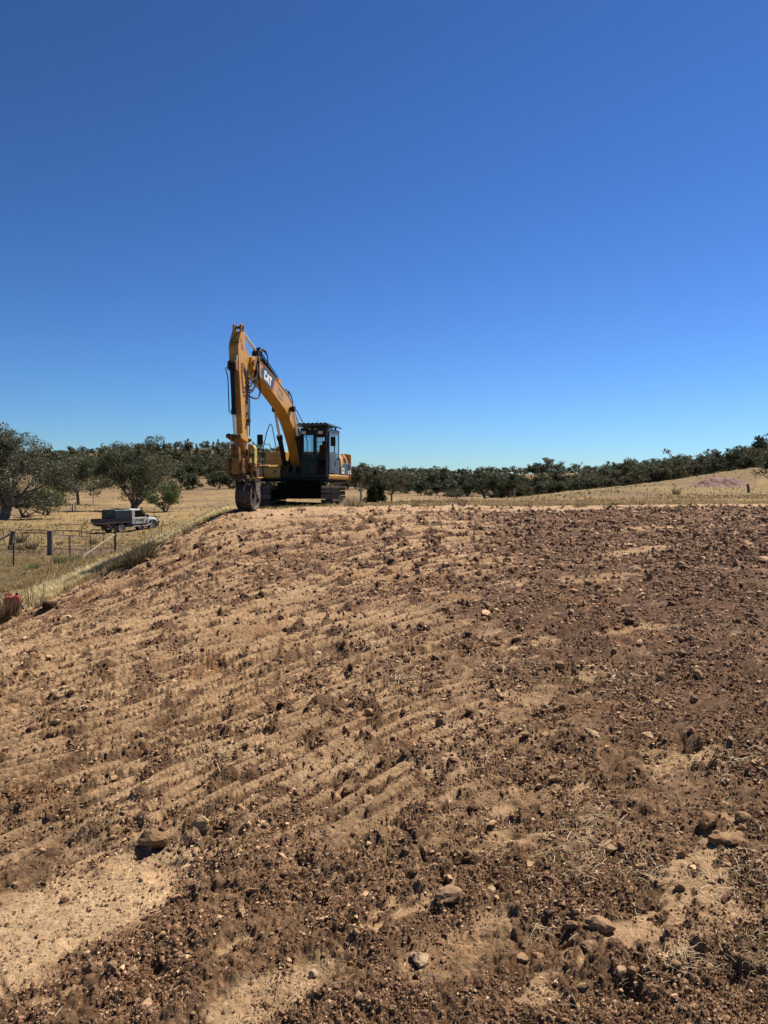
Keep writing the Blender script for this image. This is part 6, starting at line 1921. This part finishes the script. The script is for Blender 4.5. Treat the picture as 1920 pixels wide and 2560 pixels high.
post('timber_post', 25, 1327, 1371, 41, 0.12, M['timber'], 'square-cut old timber post leaning right, left of the gate', lean=8, n=6)
post('timber_stump', 125, 1326, 1374, 37.5, 0.14, M['timber'], 'thick round timber post with bleached sides in the middle of the gates', n=12, taper=0.95)
post('strainer_post', 288, 1316, 1374, 38, 0.055, M['picket'], 'dark steel strainer post at the right end of the gates', n=8, taper=1.0)
picket(33, 1357, 1414, 30.5, 'foremost steel picket standing alone at the left of the track')
picket(174, 1338, 1386, 35.5, 'steel picket between the round timber post and the white pole')
picket(400, 1302, 1333, 52, 'steel picket leaning right, just ahead of the parked truck', lean=6)
picket(479, 1298, 1323, 50, 'steel picket leaning right on the bank above the track', lean=7)
picket(385, 1270, 1296, 72, 'thin steel picket behind the bonnet of the parked truck')
w = MB(); a = wp(24, 1335, 41); b = wp(-22, 1362, 40.3); w.tube([a, b], 0.07, 8)
o = w.build('timber_brace', M['timber'], None); tag(o, 'timber brace sloping down to the left from the leaning timber post', 'brace')
w = MB(); a = wp(286.5, 1337, 37.9); b = wp(208, 1379, 36.3); b.z = gz(b.x, b.y) + 0.03; w.tube([a, b], 0.034, 10); w.tube([b + Vector((0.02, 0, 0.02)), b + Vector((0.12, -0.0, -0.12))], 0.02, 6)
o = w.build('diagonal_stay', M['lamp'], None); tag(o, 'white pipe stay sloping from the steel strainer post to the ground', 'pipe')


def tube_px(pts, D, r, w=None, n=6):
    w = w or MB(); pp_ = []
    for i, p in enumerate(pts):
        d_ = D[i] if isinstance(D, (list, tuple)) else D
        pp_.append(wp(p[0], p[1], d_))
    w.tube(pp_, r, n)
    return w


def gate(label, rails, bars, frame, mesh=None, group='pipe gates'):
    root = empty('farm_gate')
    allp = []
    def q_(p): return wp(*p)
    base = q_(frame[0]); root.location = base
    def mk(pts, r, nm):
        w = MB().tube([q_(p) - base for p in pts], r, 6); return w.build(nm, M['pipe'], root)
    mk(frame, 0.024, 'frame')
    for rpts in rails: mk(rpts, 0.017, 'rail')
    for bpts in bars: mk(bpts, 0.013, 'bar')
    return tag(root, label, 'gate', group)


# left gate, hoop-cornered, cut by the picture edge
gate('rusty hoop-cornered gate cut off by the left edge of the picture', [[(-30, 1334, 43), (9, 1334, 43)]], [[(-12, 1322, 43), (-12, 1362, 43)]],
     [(-30, 1322, 43), (2, 1322, 43), (6, 1324, 43), (8.5, 1330, 43), (12, 1362, 43), (-20, 1363, 43)])
# long gate left of the stump
gate('rusty pipe gate between the leaning post and the round timber post', [[(38, 1332.5, 40.5), (118, 1333, 38.5)], [(95, 1365, 39), (118, 1367, 38.5)]],
     [[(u_, 1332.5, 40), (u_ + 1, vb, 40)] for u_, vb in ((66, 1362), (95, 1366))] + [[(u_, 1325, 40), (u_, 1332.5, 40)] for u_ in (51, 79, 102, 109)],
     [(37, 1362, 40.6), (37, 1330, 40.6), (40, 1325, 40.5), (80, 1325, 39.5), (118, 1325.5, 38.5)])
gate('long rusty pipe gate sagging right of the round timber post', [[(133, 1336.5, 38), (226, 1341.5, 38.3)], [(133, 1370, 38), (215, 1376, 38.2)]],
     [[(u_, 1325.5 + (u_ - 133) * 0.06, 38.1), (u_, 1336.5 + (u_ - 133) * 0.055, 38.1)] for u_ in (143, 158, 180, 199, 217)] + [[(170.5, 1339, 38.1), (170.5, 1372, 38.1)]],
     [(133, 1325.5, 38), (180, 1327.5, 38.1), (222, 1330.5, 38.3), (226, 1334, 38.3), (227, 1376, 38.3)])
gate('short pipe gate between the sagging gate and the steel strainer post', [[(227, 1334.5, 38.6), (262, 1334.5, 38.5)], [(229, 1370, 38.6), (286, 1370, 38.2)]],
     [[(242, 1324, 38.6), (242, 1334.5, 38.6)], [(258.5, 1336, 38.5), (258.5, 1370, 38.5)]],
     [(228, 1336, 38.6), (228, 1327, 38.6), (231, 1324, 38.6), (285, 1324, 38.2)])
gate('hoop-cornered yard panel behind the gates with a diagonal brace', [[(135, 1313.5, 44), (200, 1310.5, 44.5), (290, 1308, 45)], [(146, 1326, 44), (204, 1326, 44.5)]],
     [[(131.5, 1313.5, 44), (131.5, 1348, 44)], [(179, 1312, 44.4), (181, 1345, 44.4)], [(205, 1316, 44.5), (235, 1339, 44)]],
     [(205, 1345, 44.5), (203.5, 1318, 44.5), (206, 1313.5, 44.5), (211, 1312, 44.5), (219, 1316, 44.5), (221, 1321, 44.5)])
gate('peaked pipe panel in front of the rear wheel of the parked truck', [[(236, 1318, 46), (250, 1309, 46)]], [[(248, 1326, 46), (250, 1345, 46)]],
     [(255, 1336, 46), (260, 1316, 46), (264, 1310, 46), (268, 1311, 46), (284, 1324, 45)])
gate('inner yard gate of thin bars seen through the pipe gate', [[(58, 1331, 46), (106, 1331, 46)]], [[(u_, 1331, 46), (u_, vb, 46)] for u_, vb in ((71, 1350), (86, 1346), (104, 1360))],
     [(56, 1352, 46), (56, 1331, 46), (70, 1330, 46)])
wires = MB()
for (pa, pb, D1, D2) in (((118, 1347), (288, 1352), 37.4, 38), ((118, 1358), (288, 1362), 37.4, 38), ((33, 1372), (174, 1352), 30.5, 35.5), ((288, 1330), (400, 1308), 38, 52), ((288, 1345), (400, 1318), 38, 52)):
    pass
for (pa, pb, D1, D2, dzs) in (((125, 1374), (288, 1374), 37.5, 38, (0.45, 0.8)),):
    for dz_ in dzs:
        a = wp(*pa, D1); b = wp(*pb, D2); a.z = gz(a.x, a.y) + dz_; b.z = gz(b.x, b.y) + dz_
        wires.tube([a, (a + b) / 2 - Vector((0, 0, 0.03)), b], 0.006, 4)
o = wires.build('fence_wire', M['wire'], None); tag(o, 'two thin wires strung from the round timber post to the strainer post', 'wire')

# small far posts
for (u, v, hh, r_, lab) in ((181, 1277, 1.15, 0.09, 'old split post in the cattle paddock, left one of a close pair'), (188, 1274, 1.25, 0.1, 'old split post in the cattle paddock, right one of a close pair'),
                            (233, 1257, 1.5, 0.08, 'lone thin post in the scrub of the cattle paddock'), (499, 1213, 2.0, 0.22, 'dark broken stump in the far paddock left of the roller wheel'), (504, 1214, 1.8, 0.18, 'second broken stump right beside the far dark one'),
                            (542, 1215, 1.3, 0.09, 'thin far post between the broken stumps and the roller wheel'), (461, 1218, 1.3, 0.09, 'thin far post left of the broken stumps'),
                            (1098, 1246, 1.0, 0.12, 'fence post in the flat, right of the small open gum'), (1117, 1245, 0.9, 0.10, 'short fence post next to the leaning gum'), (1088, 1248, 0.7, 0.14, 'stump left of the fence post in the flat'),
                            (1286, 1245, 2.2, 0.2, 'pale dead trunk standing at the foot of the right tree line')):
    x, y, z = hit(u, v)
    w = MB().tube([(0, 0, -0.3), (0.02, 0, hh * 0.5), (0.03, 0.0, hh)], [r_, r_ * 0.95, r_ * 0.85], 6)
    o = w.build('fence_post' if 'post' in lab else 'tree_stump', M['palebark'] if 'pale' in lab else M['timber'], None); o.location = (x, y, z)
    tag(o, lab, 'post' if 'post' in lab else 'stump')
x, y, z = hit(1872, 1232)
w = MB().tube([(0, 0, -0.3), (-0.05, 0, 0.5), (-0.16, 0.0, 1.05)], [0.17, 0.16, 0.15], 7); o = w.build('fence_post', M['timber'], None); o.location = (x, y, z); tag(o, 'thick dark post leaning left on the grassy slope at the right', 'post')
for i in range(10):
    u = 1412 + i * 12.5 + (i > 6) * 3; v = 1250 - i * 1.2
    x, y, z = hit(u, v)
    w = MB().tube([(0, 0, -0.2), (0, 0, 0.8)], 0.02, 5)
    o = w.build('fence_post', M['picket'], None); o.location = (x, y, z)
    tag(o, '%s thin picket, counted from the left, of the far fence below the right tree line' % ('first second third fourth fifth sixth seventh eighth ninth tenth'.split()[i]), 'post', 'far fence pickets')

# ---------------------------------------------------------------- red fuel can
x, y, z = hit(30, 1536)
can_ = empty('fuel_can', (x, y, z), 0.25)
tag(can_, 'red plastic fuel can half hidden behind the big brown rushes', 'fuel can')
b_ = MB()
prof = [(-0.17, 0), (0.17, 0), (0.175, 0.36), (0.15, 0.42), (0.06, 0.44), (0.05, 0.40), (-0.10, 0.40), (-0.175, 0.36)]
b_.prism(prof, -0.085, 0.085); b_.build('can_body', M['red'], can_, 0.02)
hnd = MB(); hnd.tube([(-0.14, 0, 0.40), (-0.13, 0, 0.47), (-0.02, 0, 0.47), (0.03, 0, 0.43)], 0.018, 8); hnd.build('handle', M['red'], can_)
cyl((0.105, 0, 0.43), (0.12, 0, 0.485), 0.032, 10).build('cap', BLK, can_)
for sx_ in (-0.09, 0.02):
    MB().prism([(sx_, 0.07), (sx_ + 0.09, 0.07), (sx_ + 0.09, 0.3), (sx_, 0.3)], -0.091, -0.083).build('embossed_panel', M['red'], can_, 0.004)
w = MB(); a = hit(44, 1510); b = hit(66, 1532); w.tube([Vector(a) + Vector((0, 0, 0.12)), Vector(b) + Vector((0, 0, 0.04))], 0.035, 6)
o = w.build('fallen_branch', M['timber'], None); tag(o, 'dark branch lying in the grass beside the red fuel can', 'branch')

# ---------------------------------------------------------------- cattle
def make_cow(seed, graze=True):
    """one continuous skinned body standing on four jointed legs; x is forward"""
    J = {}
    V, E, R = [], [], []
    def v(p, r): V.append(p); R.append(r); return len(V) - 1
    pel = v((-0.62, 0, 1.12), 0.30); mid = v((-0.1, 0, 1.02), 0.36); che = v((0.45, 0, 1.05), 0.33); nk = v((0.82, 0, 1.12 if graze else 1.35), 0.17)
    E += [(pel, mid), (mid, che), (che, nk)]
    if graze: h1 = v((1.15, 0, 0.62), 0.12); h2_ = v((1.28, 0, 0.25), 0.08)
    else: h1 = v((1.15, 0, 1.45), 0.13); h2_ = v((1.45, 0, 1.28), 0.085)
    E += [(nk, h1), (h1, h2_)]
    for s in (-1, 1):
        a = v((0.42, s * 0.17, 0.72), 0.13); b = v((0.44, s * 0.18, 0.40), 0.065); c = v((0.42, s * 0.18, 0.03), 0.055); E.extend([(che, a), (a, b), (b, c)])
        a = v((-0.60, s * 0.19, 0.78), 0.16); b = v((-0.80, s * 0.19, 0.46), 0.07); c = v((-0.72, s * 0.19, 0.03), 0.055); E.extend([(pel, a), (a, b), (b, c)])
        e = v((h1 and V[h1][0] - 0.1, s * 0.2, V[h1][2] + 0.12), 0.035); E.append((h1, e))
    t1 = v((-0.95, 0, 1.15), 0.035); t2 = v((-0.98, 0, 0.55), 0.03); E += [(pel, t1), (t1, t2)]
    me = bpy.data.meshes.new('cow'); me.from_pydata(V, E, []); me.update()
    o = bpy.data.objects.new('cow_tmp', me); COL.objects.link(o)
    md = o.modifiers.new('skin', 'SKIN'); 
    for i, d_ in enumerate(me.skin_vertices[0].data): d_.radius = (R[i], R[i] * (1.0 if i > 3 else 1.15)); d_.use_root = (i == 0)
    sb = o.modifiers.new('sub', 'SUBSURF'); sb.levels = 1; sb.render_levels = 1
    dg = bpy.context.evaluated_depsgraph_get(); dg.update()
    m2 = bpy.data.meshes.new_from_object(o.evaluated_get(dg)); bpy.data.objects.remove(o)
    m2.materials.clear(); m2.materials.append(M['hide'])
    return m2


cg_, cs__ = make_cow(1, True), make_cow(2, False)
for (u, v, rz, g, lab) in ((101, 1206, 3.0, 0, 'black cow nearest the big gum on the left'), (119, 1207, 0.2, 1, 'black cow just behind the top of the green bush'), (147, 1206, 3.1, 1, 'black cow highest on the paddock, grazing to the left'),
                           (178, 1215, 1.4, 0, 'black cow seen from behind, left one of a close pair'), (187, 1214, 3.3, 1, 'black grazing cow, right one of a close pair'),
                           (235, 1208, 3.0, 1, 'black cow standing behind another by the spreading gum'), (241, 1212, -0.35, 1, 'black cow with its head down to the right by the spreading gum')):
    x, y, z = hit(u, v)
    o = link(bpy.data.objects.new('cow', cg_ if g else cs__)); o.location = (x, y, z - 0.02); o.rotation_euler = (0, 0, rz)
    D_ = y; sc_k = 1.0; o.scale = (sc_k,) * 3
    tag(o, lab, 'cow', 'black cattle in the left paddock')
# far bird, a white speck high above the machine
bd = MB(); bd.add([(0, -0.25, 0), (0.06, 0, 0.04), (0, 0.3, 0), (-0.06, 0, 0.02), (-0.35, 0.05, 0.12), (0.35, 0.0, 0.14), (0, 0, -0.05)], [(0, 1, 5), (5, 1, 2), (0, 4, 3), (4, 2, 3), (0, 6, 1), (1, 6, 2), (2, 6, 3), (3, 6, 0), (0, 5, 6), (0, 6, 4)])
o = bd.build('bird', M['white'], None); o.location = wp(810, 655, 190); tag(o, 'tiny white bird alone in the blue sky above the excavator', 'bird')
